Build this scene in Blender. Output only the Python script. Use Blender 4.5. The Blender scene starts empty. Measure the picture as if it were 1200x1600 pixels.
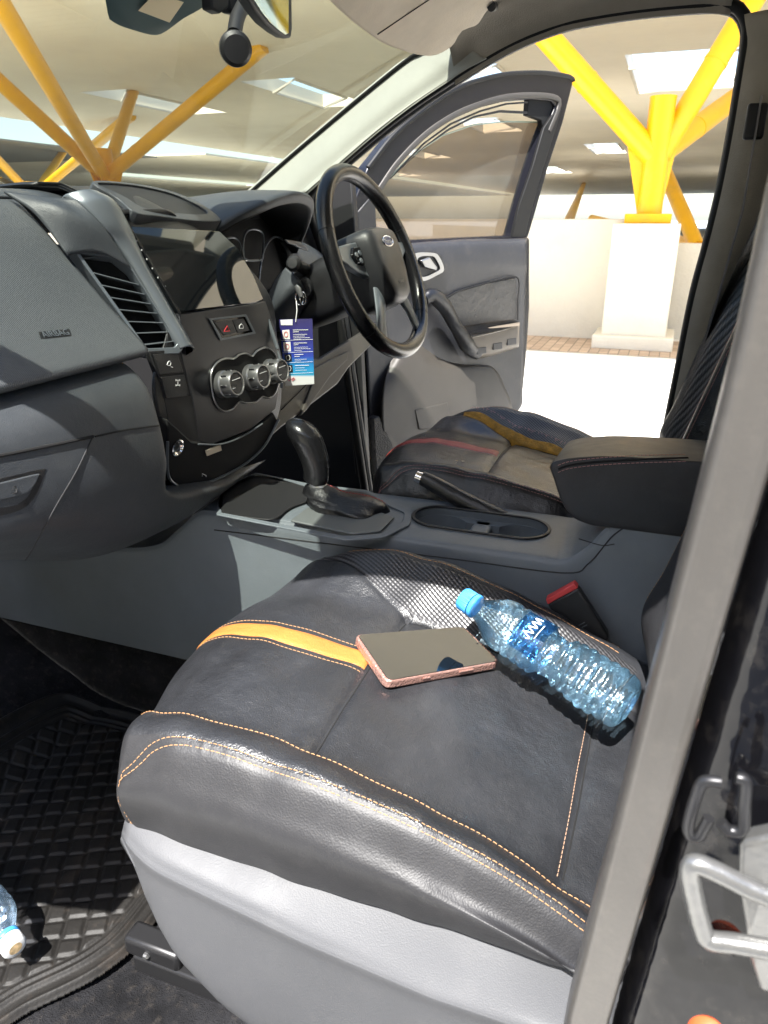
import bpy, bmesh, math, random
import numpy as np
from mathutils import Vector, Matrix
from mathutils.bvhtree import BVHTree
random.seed(7); rng = np.random.RandomState(7)
SC = bpy.context.scene
COL = SC.collection
# ------------------------------------------------------------------ camera
FPX, HOR, VR = 1150.0, 340.0, 460.0           # focal length, horizon and side vanishing point of a 1200x1600 frame
PITCH = math.atan((800 - HOR) / FPX); YAW = math.atan(VR / (FPX / math.cos(PITCH)))
CAM = np.array([-0.95, 0, 1.43])
FW = np.array([math.cos(PITCH) * math.cos(YAW), math.cos(PITCH) * math.sin(YAW), -math.sin(PITCH)])
RT = np.array([math.sin(YAW), -math.cos(YAW), 0.0]); UP = np.cross(RT, FW)
cd = bpy.data.cameras.new('camera'); cam = bpy.data.objects.new('camera', cd); COL.objects.link(cam)
cd.sensor_fit = 'VERTICAL'; cd.sensor_height = 36; cd.sensor_width = 27; cd.lens = 36 * FPX / 1600
cd.clip_start = .02; cd.clip_end = 1000
cam.matrix_world = Matrix(((RT[0], UP[0], -FW[0], CAM[0]), (RT[1], UP[1], -FW[1], CAM[1]), (RT[2], UP[2], -FW[2], CAM[2]), (0, 0, 0, 1)))
cd.dof.use_dof = True; cd.dof.focus_distance = 1.15; cd.dof.aperture_fstop = 16
SC.camera = cam
# ------------------------------------------------------------------ light
SUN = np.array([-.49, .0, .845]); SUN /= np.linalg.norm(SUN)
elev = math.asin(SUN[2]); azi = math.atan2(SUN[0], SUN[1])
W = bpy.data.worlds.new('World'); SC.world = W; W.use_nodes = True
wn = W.node_tree; bg = wn.nodes['Background']
sky = wn.nodes.new('ShaderNodeTexSky'); sky.sky_type = 'NISHITA'; sky.sun_disc = False
sky.sun_elevation = elev; sky.sun_rotation = azi; sky.air_density = 1.0; sky.dust_density = 1.5
wn.links.new(sky.outputs[0], bg.inputs[0]); bg.inputs[1].default_value = 0.13
sl = bpy.data.lights.new('sun', 'SUN'); sl.energy = 4.6; sl.angle = math.radians(.5); sl.color = (1, .97, .925)
so = bpy.data.objects.new('sun', sl); COL.objects.link(so)
so.rotation_euler = Vector(SUN).to_track_quat('Z', 'Y').to_euler(); so.location = (-4, 1, 8)
SC.view_settings.view_transform = 'Standard'; SC.view_settings.look = 'None'
SC.view_settings.exposure = 1.92; SC.view_settings.gamma = 1
SC.cycles.max_bounces = 10; SC.cycles.diffuse_bounces = 5; SC.cycles.transparent_max_bounces = 24
SC.cycles.sample_clamp_indirect = 6; SC.cycles.use_denoising = True

# ------------------------------------------------------------------ helpers
def A(*p): return np.array(p, float)
def ray(u, v): return FW * FPX + RT * (u - 600) + UP * (800 - v)
def P(u, v, **k):
    """world point seen at a pixel of the photograph, on a plane of known x, y or z"""
    d = ray(u, v); a, val = list(k.items())[0]; i = 'xyz'.index(a)
    return CAM + d * ((val - CAM[i]) / d[i])
class Plane:
    def __init__(s, o, e, f):
        s.o, s.e = A(*o), A(*e) / np.linalg.norm(e); n = np.cross(s.e, A(*f)); s.n = n / np.linalg.norm(n)
        if s.n @ (CAM - s.o) < 0: s.n = -s.n
        s.f = np.cross(s.n, s.e)
    def p(s, u, v, off=0.0):
        d = ray(u, v); o = s.o + s.n * off
        return CAM + d * (((o - CAM) @ s.n) / (d @ s.n))
    def pts(s, px, off=0.0): return [s.p(u, v, off) for u, v in px]
def norm(v):
    v = np.asarray(v, float); return v / (np.linalg.norm(v) + 1e-12)
def crs(pts, n, closed=False):
    """Catmull-Rom through pts, n samples evenly by chord length"""
    p = np.asarray(pts, float); m = len(p)
    if closed: q = np.vstack([p[-1:], p, p[:2]]); segs = m
    else: q = np.vstack([2 * p[0] - p[1], p, 2 * p[-1] - p[-2]]); segs = m - 1
    cl = np.array([np.linalg.norm(q[i + 2] - q[i + 1]) for i in range(segs)]) + 1e-9
    cum = np.concatenate([[0], np.cumsum(cl)]); tt = np.linspace(0, cum[-1], n, endpoint=not closed)
    out = []
    for t in tt:
        i = min(int(np.searchsorted(cum, t, side='right')) - 1, segs - 1); f = (t - cum[i]) / cl[i]
        a, b, c, d = q[i], q[i + 1], q[i + 2], q[i + 3]
        out.append(.5 * ((2 * b) + (-a + c) * f + (2 * a - 5 * b + 4 * c - d) * f * f + (-a + 3 * b - 3 * c + d) * f ** 3))
    return np.array(out)
def cru(pts, n):
    """Catmull-Rom sampled uniformly in control index"""
    p = np.asarray(pts, float); m = len(p); q = np.concatenate([[2 * p[0] - p[1]], p, [2 * p[-1] - p[-2]]])
    t = np.linspace(0, m - 1, n); i = np.minimum(t.astype(int), m - 2); f = (t - i).reshape((-1,) + (1,) * (p.ndim - 1))
    a, b, c, d = q[i], q[i + 1], q[i + 2], q[i + 3]
    return .5 * ((2 * b) + (-a + c) * f + (2 * a - 5 * b + 4 * c - d) * f * f + (-a + 3 * b - 3 * c + d) * f ** 3)
def resample(pts, n, closed=True):
    p = np.asarray(pts, float)
    if closed: p = np.vstack([p, p[:1]])
    cl = np.linalg.norm(np.diff(p, axis=0), axis=1); cum = np.concatenate([[0], np.cumsum(cl)])
    t = np.linspace(0, cum[-1], n, endpoint=not closed)
    return np.stack([np.interp(t, cum, p[:, k]) for k in range(p.shape[1])], 1)
class MB:
    def __init__(s): s.v = []; s.f = []; s.m = []
    def add(s, v, f, mi=0):
        o = len(s.v); s.v += [tuple(map(float, x)) for x in v]; s.f += [tuple(i + o for i in q) for q in f]; s.m += [mi] * len(f); return s
    def grid(s, G, mi=0, cu=False, cv=False):
        G = np.asarray(G); n, m = G.shape[:2]; f = []
        for i in range(n if cu else n - 1):
            for j in range(m if cv else m - 1):
                f.append((i * m + j, i * m + (j + 1) % m, ((i + 1) % n) * m + (j + 1) % m, ((i + 1) % n) * m + j))
        return s.add(G.reshape(-1, 3), f, mi)
    def tube(s, path, r, seg=10, closed=False, caps=True, flat=None, mi=0):
        p = np.asarray(path, float); n = len(p); r = np.full(n, r) if np.isscalar(r) else np.interp(np.linspace(0, 1, n), np.linspace(0, 1, len(r)), r)
        if closed: T = np.roll(p, -1, 0) - np.roll(p, 1, 0)
        else: T = np.gradient(p, axis=0)
        T /= np.linalg.norm(T, axis=1)[:, None] + 1e-12
        up = A(0, 0, 1) if abs(T[0][2]) < .9 else A(0, 1, 0)
        if flat is not None: up = norm(flat[0])
        N = norm(np.cross(T[0], up)); rings = []
        for i in range(n):
            if flat is not None: N = norm(np.cross(T[i], up))
            else: N = norm(N - T[i] * (N @ T[i]))
            B = np.cross(T[i], N); a = np.linspace(0, 2 * np.pi, seg, endpoint=False)
            ra, rb = (r[i], r[i]) if flat is None else (r[i], r[i] * flat[1])
            rings.append(p[i] + np.outer(np.cos(a), N) * ra + np.outer(np.sin(a), B) * rb)
        s.grid(np.array(rings), mi, cu=closed, cv=True)
        if caps and not closed:
            k = len(s.v) - n * seg; s.f.append(tuple(k + j for j in range(seg))); s.f.append(tuple(k + (n - 1) * seg + j for j in reversed(range(seg)))); s.m += [mi, mi]
        return s
    def prism(s, pts, off, mi=0):
        p = np.asarray(pts, float); n = len(p); q = p + np.asarray(off)
        return s.add(np.vstack([p, q]), [tuple(range(n)), tuple(reversed(range(n, 2 * n)))] + [(i, i + n, (i + 1) % n + n, (i + 1) % n) for i in range(n)], mi)
    def ring(s, outer, inner, off, n=64, mi=0):
        a, b = resample(outer, n), resample(inner, n)
        k = np.argmin(np.linalg.norm(b - a[0], axis=1)); b = np.roll(b, -k, 0)
        if np.linalg.norm(b[n // 4] - a[n // 4]) > np.linalg.norm(b[-n // 4] - a[n // 4]): b = np.roll(b[::-1], 1, 0)
        o = np.asarray(off); return s.grid(np.array([a, b, b + o, a + o]), mi, cu=True, cv=True)
    def box(s, c, sx, sy, sz, ax=None, mi=0):
        ax = np.eye(3) if ax is None else np.asarray(ax); v = []
        for i in (-1, 1):
            for j in (-1, 1):
                for k in (-1, 1): v.append(np.asarray(c) + ax[0] * i * sx / 2 + ax[1] * j * sy / 2 + ax[2] * k * sz / 2)
        return s.add(v, [(0, 1, 3, 2), (4, 6, 7, 5), (0, 4, 5, 1), (2, 3, 7, 6), (0, 2, 6, 4), (1, 5, 7, 3)], mi)
    def lathe(s, prof, o, ax, seg=40, mi=0, cap=True):
        ax = norm(ax); t = A(0, 0, 1) if abs(ax[2]) < .9 else A(1, 0, 0); e = norm(np.cross(ax, t)); g = np.cross(ax, e)
        a = np.linspace(0, 2 * np.pi, seg, endpoint=False)
        G = [np.asarray(o) + ax * h + np.outer(np.cos(a), e) * r + np.outer(np.sin(a), g) * r for r, h in prof]
        k = len(s.v); s.grid(np.array(G), mi, cv=True)
        if cap:
            n = len(prof)
            if prof[0][0] > 1e-5: s.f.append(tuple(k + j for j in range(seg))); s.m.append(mi)
            if prof[-1][0] > 1e-5: s.f.append(tuple(k + (n - 1) * seg + j for j in reversed(range(seg)))); s.m.append(mi)
        return s
    def build(s, name, mats, parent=None, smooth=True, bevel=0, seg=2, sub=0, solid=0, angle=35, kind=None, label=None, cleanup=True):
        me = bpy.data.meshes.new(name); me.from_pydata(s.v, [], s.f)
        if not isinstance(mats, (list, tuple)): mats = [mats]
        for m in mats: me.materials.append(m)
        if len(mats) > 1: me.polygons.foreach_set('material_index', s.m)
        bm = bmesh.new(); bm.from_mesh(me)
        if cleanup: bmesh.ops.remove_doubles(bm, verts=bm.verts, dist=1e-6)
        bmesh.ops.recalc_face_normals(bm, faces=bm.faces); bm.to_mesh(me); bm.free()
        if smooth:
            me.polygons.foreach_set('use_smooth', [True] * len(me.polygons)); me.set_sharp_from_angle(angle=math.radians(angle))
        o = bpy.data.objects.new(name, me); COL.objects.link(o)
        if parent is not None: o.parent = parent
        if solid: mo = o.modifiers.new('s', 'SOLIDIFY'); mo.thickness = solid; mo.offset = -1
        if bevel: mo = o.modifiers.new('b', 'BEVEL'); mo.width = bevel; mo.segments = seg; mo.limit_method = 'ANGLE'; mo.angle_limit = math.radians(30); mo.harden_normals = False
        if sub: mo = o.modifiers.new('u', 'SUBSURF'); mo.levels = sub; mo.render_levels = sub
        if kind: o['kind'] = kind
        if label: o['label'] = label
        return o
def empty(name, loc, label, cat, group=None):
    o = bpy.data.objects.new(name, None); COL.objects.link(o); o.location = (0, 0, 0)
    o['label'] = label; o['category'] = cat
    if group: o['group'] = group
    return o
def tag(o, label, cat, group=None):
    o['label'] = label; o['category'] = cat
    if group: o['group'] = group
    return o
def loft(rows, nu, nv):
    R = np.array([cru(r, nv) for r in rows]); return cru(R, nu)
def surf(name, rows, mat, parent, nu=40, nv=40, solid=.004, **k):
    return MB().grid(loft(rows, nu, nv)).build(name, mat, parent, solid=solid, **k)
def line(name, path, r, mat, parent, seg=8, **k): return MB().tube(path, r, seg).build(name, mat, parent, **k)
def bvh(*objs):
    V = []; F = []
    dg = bpy.context.evaluated_depsgraph_get()
    for o in objs:
        n = len(V); e = o.evaluated_get(dg); me = e.to_mesh(); V += [v.co.copy() for v in me.vertices]; F += [[i + n for i in p.vertices] for p in me.polygons]; e.to_mesh_clear()
    return BVHTree.FromPolygons(V, F)
def hit(t, u, v):
    d = Vector(norm(ray(u, v))); l, n, i, dist = t.ray_cast(Vector(CAM), d)
    if l is None: return None
    n = np.array(n); n = n if n @ np.array(d) < 0 else -n
    return np.array(l), n
def onpath(t, px, n=24, off=0.0, smooth=True):
    px = crs(px, n) if smooth and len(px) > 2 else resample(px, n, False); out = []
    for u, v in px:
        h = hit(t, u, v)
        if h: out.append(h[0] + h[1] * off)
    return out
def text(s, o, xd, yd, h, mat, parent, name='lettering', ext=.0002, align='CENTER'):
    c = bpy.data.curves.new(name, 'FONT'); c.body = s; c.size = h; c.extrude = ext; c.align_x = align; c.align_y = 'CENTER'
    t = bpy.data.objects.new(name, c); COL.objects.link(t); me = bpy.data.meshes.new_from_object(t)
    bpy.data.objects.remove(t); xd = norm(xd); z = norm(np.cross(xd, yd)); yd = np.cross(z, xd)
    M = Matrix(((xd[0], yd[0], z[0], o[0]), (xd[1], yd[1], z[1], o[1]), (xd[2], yd[2], z[2], o[2]), (0, 0, 0, 1)))
    me.transform(M); me.materials.clear(); me.materials.append(mat); ob = bpy.data.objects.new(name, me); COL.objects.link(ob); ob.parent = parent
    return ob
def stitch_mb(mb, path, nrm, r=.00042, L=.0042, gap=.0017, lift=.0004):
    p = np.asarray(path); cl = np.linalg.norm(np.diff(p, axis=0), axis=1); cum = np.concatenate([[0], np.cumsum(cl)]); s = 0
    nr = np.asarray(nrm)
    while s + L < cum[-1]:
        q = np.stack([[np.interp(s + f * L, cum, p[:, k]) for k in range(3)] for f in (0, .25, .75, 1)])
        nn = norm([np.interp(s, cum, nr[:, k]) for k in range(3)])
        q = q + nn * lift; q[0] -= nn * r * 1.2; q[3] -= nn * r * 1.2
        mb.tube(q, r, 5); s += L + gap
# ------------------------------------------------------------------ materials
def mat(name, col, rough=.5, metal=0, spec=.5, bump=None, var=None, coat=0, sheen=0, trans=None, emit=None, dust=None):
    m = bpy.data.materials.new(name); m.use_nodes = True; nt = m.node_tree; b = nt.nodes['Principled BSDF']
    b.inputs['Base Color'].default_value = (*col, 1); b.inputs['Roughness'].default_value = rough; b.inputs['Metallic'].default_value = metal
    b.inputs['Specular IOR Level'].default_value = spec; b.inputs['Coat Weight'].default_value = coat; b.inputs['Coat Roughness'].default_value = .05
    if sheen: b.inputs['Sheen Weight'].default_value = sheen; b.inputs['Sheen Roughness'].default_value = .4
    tc = nt.nodes.new('ShaderNodeTexCoord'); L = nt.links.new
    def noise(sc, det=3, rough_=.5):
        n = nt.nodes.new('ShaderNodeTexNoise'); n.inputs['Scale'].default_value = sc; n.inputs['Detail'].default_value = det; n.inputs['Roughness'].default_value = rough_
        L(tc.outputs['Object'], n.inputs['Vector']); return n
    def ramp(fac, stops):
        r = nt.nodes.new('ShaderNodeValToRGB'); L(fac, r.inputs[0])
        for i, (p, c) in enumerate(stops):
            e = r.color_ramp.elements[i] if i < 2 else r.color_ramp.elements.new(p); e.position = p; e.color = c if len(c) == 4 else (*c, 1)
        return r
    colsock = None
    if var:                                    # (scale, strength): slow mottling of colour and gloss
        n = noise(var[0], 5, .6); k = var[1]
        r = ramp(n.outputs[0], [(.3, tuple(c * (1 - k) for c in col)), (.7, tuple(min(1, c * (1 + k)) for c in col))])
        L(r.outputs[0], b.inputs['Base Color']); colsock = r.outputs[0]
        mr = nt.nodes.new('ShaderNodeMapRange'); mr.inputs['To Min'].default_value = max(0, rough * (1 - .22)); mr.inputs['To Max'].default_value = min(1, rough * 1.22)
        n2 = noise(var[0] * 2.3, 4, .6); L(n2.outputs[0], mr.inputs[0]); L(mr.outputs[0], b.inputs['Roughness'])
    if dust:                                   # (colour, amount, scale): dry specks and smears of dust
        n = noise(dust[2], 8, .7); r = ramp(n.outputs[0], [(.52, (0, 0, 0)), (.85, (dust[1],) * 3)])
        mx = nt.nodes.new('ShaderNodeMix'); mx.data_type = 'RGBA'; L(r.outputs[0], mx.inputs[0])
        if colsock: L(colsock, mx.inputs[6])
        else: mx.inputs[6].default_value = (*col, 1)
        mx.inputs[7].default_value = (*dust[0], 1); L(mx.outputs[2], b.inputs['Base Color'])
    if bump:
        last = None
        for kind, sc, dist in bump:
            if kind == 'voronoi':
                t = nt.nodes.new('ShaderNodeTexVoronoi'); t.feature = 'SMOOTH_F1'; t.inputs['Scale'].default_value = sc; L(tc.outputs['Object'], t.inputs['Vector']); out = t.outputs['Distance']
            elif kind == 'wave':
                t = nt.nodes.new('ShaderNodeTexWave'); t.inputs['Scale'].default_value = sc; t.inputs['Distortion'].default_value = .5; L(tc.outputs['Object'], t.inputs['Vector']); out = t.outputs['Fac']
            else: t = noise(sc, 4, .6); out = t.outputs[0]
            bp = nt.nodes.new('ShaderNodeBump'); bp.inputs['Strength'].default_value = 1; bp.inputs['Distance'].default_value = dist
            L(out, bp.inputs['Height'])
            if last: L(last, bp.inputs['Normal'])
            last = bp.outputs[0]
        L(last, b.inputs['Normal'])
    if emit: b.inputs['Emission Color'].default_value = (*emit[0], 1); b.inputs['Emission Strength'].default_value = emit[1]
    if trans: b.inputs['Transmission Weight'].default_value = trans
    m['bsdf'] = b.name
    return m
def glassmat(name, tint, gloss=.06, rough=.0, dirt_haze=0):
    """thin clear sheet: mostly lets light straight through, with a Fresnel reflection"""
    m = bpy.data.materials.new(name); m.use_nodes = True; nt = m.node_tree; nt.nodes.remove(nt.nodes['Principled BSDF']); L = nt.links.new
    out = nt.nodes['Material Output']; tr = nt.nodes.new('ShaderNodeBsdfTransparent'); tr.inputs[0].default_value = (*tint, 1)
    gl = nt.nodes.new('ShaderNodeBsdfGlossy'); gl.inputs['Roughness'].default_value = rough; gl.inputs[0].default_value = (.9, .95, 1, 1)
    mx = nt.nodes.new('ShaderNodeMixShader'); ge = nt.nodes.new('ShaderNodeNewGeometry'); dt = nt.nodes.new('ShaderNodeVectorMath'); dt.operation = 'DOT_PRODUCT'
    L(ge.outputs['Normal'], dt.inputs[0]); L(ge.outputs['Incoming'], dt.inputs[1]); prev = dt.outputs['Value']
    for op, k in (('ABSOLUTE', 0), ('SUBTRACT', 1), ('POWER', 5), ('MULTIPLY_ADD', .92)):
        n_ = nt.nodes.new('ShaderNodeMath'); n_.operation = op
        if op == 'SUBTRACT': n_.inputs[0].default_value = 1; L(prev, n_.inputs[1])
        else:
            L(prev, n_.inputs[0]); n_.inputs[1].default_value = k
            if op == 'MULTIPLY_ADD': n_.inputs[2].default_value = .05
        prev = n_.outputs[0]
    L(prev, mx.inputs[0]); L(tr.outputs[0], mx.inputs[1]); L(gl.outputs[0], mx.inputs[2])
    if dirt_haze:  # patchy pale diffuse; on the windscreen it stands in for reflected haze
        df = nt.nodes.new('ShaderNodeBsdfDiffuse'); df.inputs[0].default_value = (.6, .6, .55, 1); m2 = nt.nodes.new('ShaderNodeMixShader')
        n = nt.nodes.new('ShaderNodeTexNoise'); n.inputs['Scale'].default_value = 6; n.inputs['Detail'].default_value = 6; mr = nt.nodes.new('ShaderNodeMapRange'); mr.inputs[1].default_value = .3; mr.inputs[2].default_value = .8
        mr.inputs[3].default_value = dirt_haze * .5; mr.inputs[4].default_value = dirt_haze; L(n.outputs[0], mr.inputs[0]); L(mr.outputs[0], m2.inputs[0]); L(mx.outputs[0], m2.inputs[1]); L(df.outputs[0], m2.inputs[2]); L(m2.outputs[0], out.inputs[0])
    else: L(mx.outputs[0], out.inputs[0])
    return m
def stripes(name, c1, c2, rough, direction, scale, bumpd=.0006, metal=0):
    """diagonal twill weave: two crossed bands in object space"""
    m = mat(name, c1, rough, metal); nt = m.node_tree; b = nt.nodes['Principled BSDF']; L = nt.links.new
    tc = nt.nodes.new('ShaderNodeTexCoord'); mp = nt.nodes.new('ShaderNodeMapping'); mp.inputs['Rotation'].default_value = direction; L(tc.outputs['Object'], mp.inputs[0])
    w = nt.nodes.new('ShaderNodeTexWave'); w.wave_profile = 'TRI'; w.inputs['Scale'].default_value = scale; L(mp.outputs[0], w.inputs[0])
    w2 = nt.nodes.new('ShaderNodeTexWave'); w2.wave_profile = 'TRI'; w2.bands_direction = 'Y'; w2.inputs['Scale'].default_value = scale * .8; L(mp.outputs[0], w2.inputs[0])
    mu = nt.nodes.new('ShaderNodeMath'); mu.operation = 'MULTIPLY'; L(w.outputs['Fac'], mu.inputs[0]); L(w2.outputs['Fac'], mu.inputs[1])
    ad = nt.nodes.new('ShaderNodeMath'); ad.operation = 'ADD'; L(w.outputs['Fac'], ad.inputs[0]); L(mu.outputs[0], ad.inputs[1])
    r = nt.nodes.new('ShaderNodeValToRGB'); L(ad.outputs[0], r.inputs[0]); r.color_ramp.elements[0].position = .4; r.color_ramp.elements[1].position = .8
    r.color_ramp.elements[0].color = (*c1, 1); r.color_ramp.elements[1].color = (*c2, 1); L(r.outputs[0], b.inputs['Base Color'])
    bp = nt.nodes.new('ShaderNodeBump'); bp.inputs['Distance'].default_value = bumpd; L(ad.outputs[0], bp.inputs['Height']); L(bp.outputs[0], b.inputs['Normal'])
    return m
LE = [('voronoi', 620, .0005), ('noise', 45, .0018), ('noise', 9, .006)]
M = dict(
 leather=mat('black_leather', (.021, .022, .025), .37, bump=LE, var=(7, .35), dust=((.15, .15, .15), .12, 26), spec=.55),
 leather_side=mat('soft_black_leather', (.020, .020, .022), .50, bump=[('voronoi', 620, .00022), ('noise', 30, .0003), ('noise', 7, .0015)], var=(9, .2), dust=((.17, .165, .16), .10, 22), spec=.5),
 leather_drv=mat('driver_black_leather', (.008, .008, .009), .30, bump=LE, var=(7, .3), spec=.6),
 carbon=stripes('carbon_twill', (.008, .008, .009), (.050, .050, .054), .34, (0, 0, .5), 64, .0004),
 orange=mat('orange_leather', (.40, .15, .035), .42, bump=LE, var=(15, .15)),
 red=mat('red_leather', (.35, .045, .035), .45, bump=LE, var=(15, .15)),
 foam=mat('yellow_foam', (.50, .25, .03), .9, bump=[('noise', 180, .004)], var=(60, .4)),
 thread=mat('orange_thread', (.44, .24, .11), .7), thread2=mat('tan_thread', (.42, .26, .17), .7), thread3=mat('pink_thread', (.45, .22, .20), .7),
 plastic=mat('grey_dash_plastic', (.042, .047, .053), .50, bump=[('voronoi', 900, .0003), ('noise', 60, .0006)], var=(5, .15), dust=((.2, .2, .19), .08, 18)),
 airbag=mat('ribbed_grey_plastic', (.068, .075, .082), .48, bump=[('wave', 120, .0005), ('voronoi', 700, .0003)], var=(5, .12), dust=((.2, .2, .19), .06, 18)),
 console=mat('console_plastic', (.125, .142, .158), .47, bump=[('voronoi', 900, .0002), ('noise', 60, .0005)], var=(6, .12), dust=((.25, .24, .22), .10, 14)),
 dark=mat('dark_plastic', (.011, .011, .012), .45, bump=[('voronoi', 900, .0003)], var=(9, .2)),
 gloss=mat('piano_black', (.008, .008, .009), .07, spec=.6),
 screen=mat('screen_glass', (.004, .005, .006), .03, spec=.9),
 soft=mat('soft_black', (.010, .010, .011), .6),
 void=mat('deep_black', (.003, .003, .003), .9),
 cowl=mat('satin_grey_cowl', (.13, .145, .16), .30, metal=.35, var=(8, .1)),
 silver=mat('satin_silver', (.30, .30, .30), .30, metal=.85), chrome=mat('chrome', (.8, .8, .8), .08, metal=1),
 base=mat('seat_base_plastic', (.082, .084, .090), .55, metal=0, spec=.35, bump=[('voronoi', 800, .0002)], var=(6, .06), dust=((.38, .36, .33), .04, 30)),
 carpet=mat('carpet', (.018, .018, .020), .95, bump=[('noise', 500, .004), ('noise', 60, .004)], var=(12, .5), dust=((.14, .12, .10), .35, 60), spec=.1),
 rubber=mat('rubber_mat', (.013, .012, .011), .55, bump=[('noise', 250, .0005)], var=(14, .3), dust=((.16, .12, .09), .28, 16), spec=.3),
 paint=mat('black_car_paint', (.004, .004, .005), .04, spec=.28, bump=[('noise', 7, .004)], dust=((.25, .22, .18), .10, 70)),
 frame=mat('blue_black_paint', (.007, .007, .010), .25, spec=.25),
 seal=mat('rubber_seal', (.008, .008, .008), .5, spec=.25), sealg=mat('beige_seal', (.068, .063, .057), .36, bump=[('noise', 300, .0002)], var=(6, .12), dust=((.2, .18, .15), .15, 90)),  # near strip's beige reflection is put into the second seal's colour
 trim=mat('cream_pillar_trim', (.33, .33, .29), .55, bump=[('voronoi', 700, .0003)], var=(6, .08)),
 liner=mat('headliner_fabric', (.30, .27, .22), .9, bump=[('noise', 400, .001)], var=(10, .12)),
 visor=mat('visor_vinyl', (.62, .53, .40), .7, bump=[('noise', 300, .0007)], var=(10, .1)),
 doorp=mat('door_plastic', (.023, .024, .028), .45, bump=[('voronoi', 800, .0003), ('noise', 40, .0006)], var=(5, .12), dust=((.25, .22, .18), .12, 16)),
 doort=mat('door_pocket_plastic', (.046, .041, .035), .5, bump=[('voronoi', 800, .0003)], var=(5, .12)),
 white=mat('zinc_white_steel', (.17, .17, .165), .30, metal=.6, bump=[('noise', 60, .001)], var=(20, .12)),
 steel=mat('black_steel', (.03, .03, .032), .35, metal=.5),
 yellow=mat('yellow_paint', (.86, .45, .003), .35, var=(1.3, .06), dust=((.40, .24, .08), .5, 2.2)),
 cream=mat('cream_render', (.66, .61, .50), .85, bump=[('noise', 12, .01)], var=(.8, .05), dust=((.42, .37, .28), .25, 1.4)),
 pinkcase=mat('rose_phone_case', (.62, .36, .30), .25, metal=.7, bump=[('voronoi', 420, .0012)]),
 cap=mat('blue_bottle_cap', (.06, .34, .78), .35), whitecap=mat('white_bottle_cap', (.75, .76, .76), .4),
 redbtn=mat('red_plastic', (.55, .05, .05), .4), orangeknob=mat('orange_plastic', (.60, .09, .025), .4),
 wprint=mat('white_print', (.75, .75, .75), .6), rprint=mat('red_print', (.6, .05, .06), .5),
 glass_ws=glassmat('windscreen_glass', (.56, .59, .53), dirt_haze=.13), glass_side=glassmat('brown_film_glass', (.56, .50, .43), dirt_haze=.10), glass_clear=glassmat('clear_glass', (.95, .97, .96)),
)
def concrete(name, c, tile=None):
    m = mat(name, c, .85, bump=[('noise', 8, .004), ('noise', 60, .002)], var=(.35, .08), dust=(tuple(x * .6 for x in c), .3, 1.2), spec=.2)
    if tile:
        nt = m.node_tree; b = nt.nodes['Principled BSDF']; L = nt.links.new; tc = nt.nodes.new('ShaderNodeTexCoord'); br = nt.nodes.new('ShaderNodeTexBrick')
        br.inputs['Scale'].default_value = 1; br.inputs['Brick Width'].default_value = .22; br.inputs['Row Height'].default_value = .11; br.inputs['Mortar Size'].default_value = .006
        br.inputs[1].default_value = (*c, 1); br.inputs[2].default_value = (*[x * .75 for x in c], 1); br.inputs[3].default_value = (.2, .17, .13, 1)
        L(tc.outputs['Object'], br.inputs[0]); L(br.outputs[0], b.inputs['Base Color'])
    return m
M['ground'] = concrete('pale_concrete', (.66, .645, .60)); M['paver'] = concrete('brick_pavers', (.50, .38, .28), True)
def ceilmat(name, c):
    m = mat(name, c, .75, var=(.5, .05)); nt = m.node_tree; b = nt.nodes['Principled BSDF']; L = nt.links.new
    tc = nt.nodes.new('ShaderNodeTexCoord'); w = nt.nodes.new('ShaderNodeTexWave'); w.bands_direction = 'X'; w.inputs['Scale'].default_value = 1.1; w.wave_profile = 'SAW'; L(tc.outputs['Object'], w.inputs[0])
    bp = nt.nodes.new('ShaderNodeBump'); bp.inputs['Distance'].default_value = .16; bp.inputs['Strength'].default_value = .8; L(w.outputs['Fac'], bp.inputs['Height']); L(bp.outputs[0], b.inputs['Normal']); return m
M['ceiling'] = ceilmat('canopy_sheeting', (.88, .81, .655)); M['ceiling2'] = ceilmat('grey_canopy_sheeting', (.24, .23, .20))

# ================================================================== THE PLACE
def sheet(name, x0, x1, y0, y1, z, m): return MB().add([(x0, y0, z), (x1, y0, z), (x1, y1, z), (x0, y1, z)], [(0, 1, 2, 3)]).build(name, m, smooth=False, kind='structure')
sheet('ground', -200, 400, -300, 400, 0, M['ground'])
sheet('pavement', 7.75, 9.0, -30, 60, .004, M['paver'])
# parapet walls and the pedestal
w1 = MB().box((9.0, 30.45, .70), .25, 60.1, 1.43).build('parapet_wall', M['cream'], bevel=.01); tag(w1, 'long cream rendered parapet wall running behind the open door, left of the pedestal', 'wall')
w2 = MB().box((9.35, -14.95, .56), .22, 30.9, 1.16).build('parapet_wall', M['cream'], bevel=.01); tag(w2, 'lower cream parapet wall stretching right of the pedestal', 'wall')
ped = empty('column_pedestal', (0, 0, 0), 'pale square concrete pedestal carrying the bright yellow steel column', 'pedestal')
MB().box((8.60, .32, .69), .72, .72, 1.36).build('shaft', M['cream'], ped, bevel=.015)
MB().box((8.58, .32, .075), .90, .90, .15).build('plinth', M['cream'], ped, bevel=.012)

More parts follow.
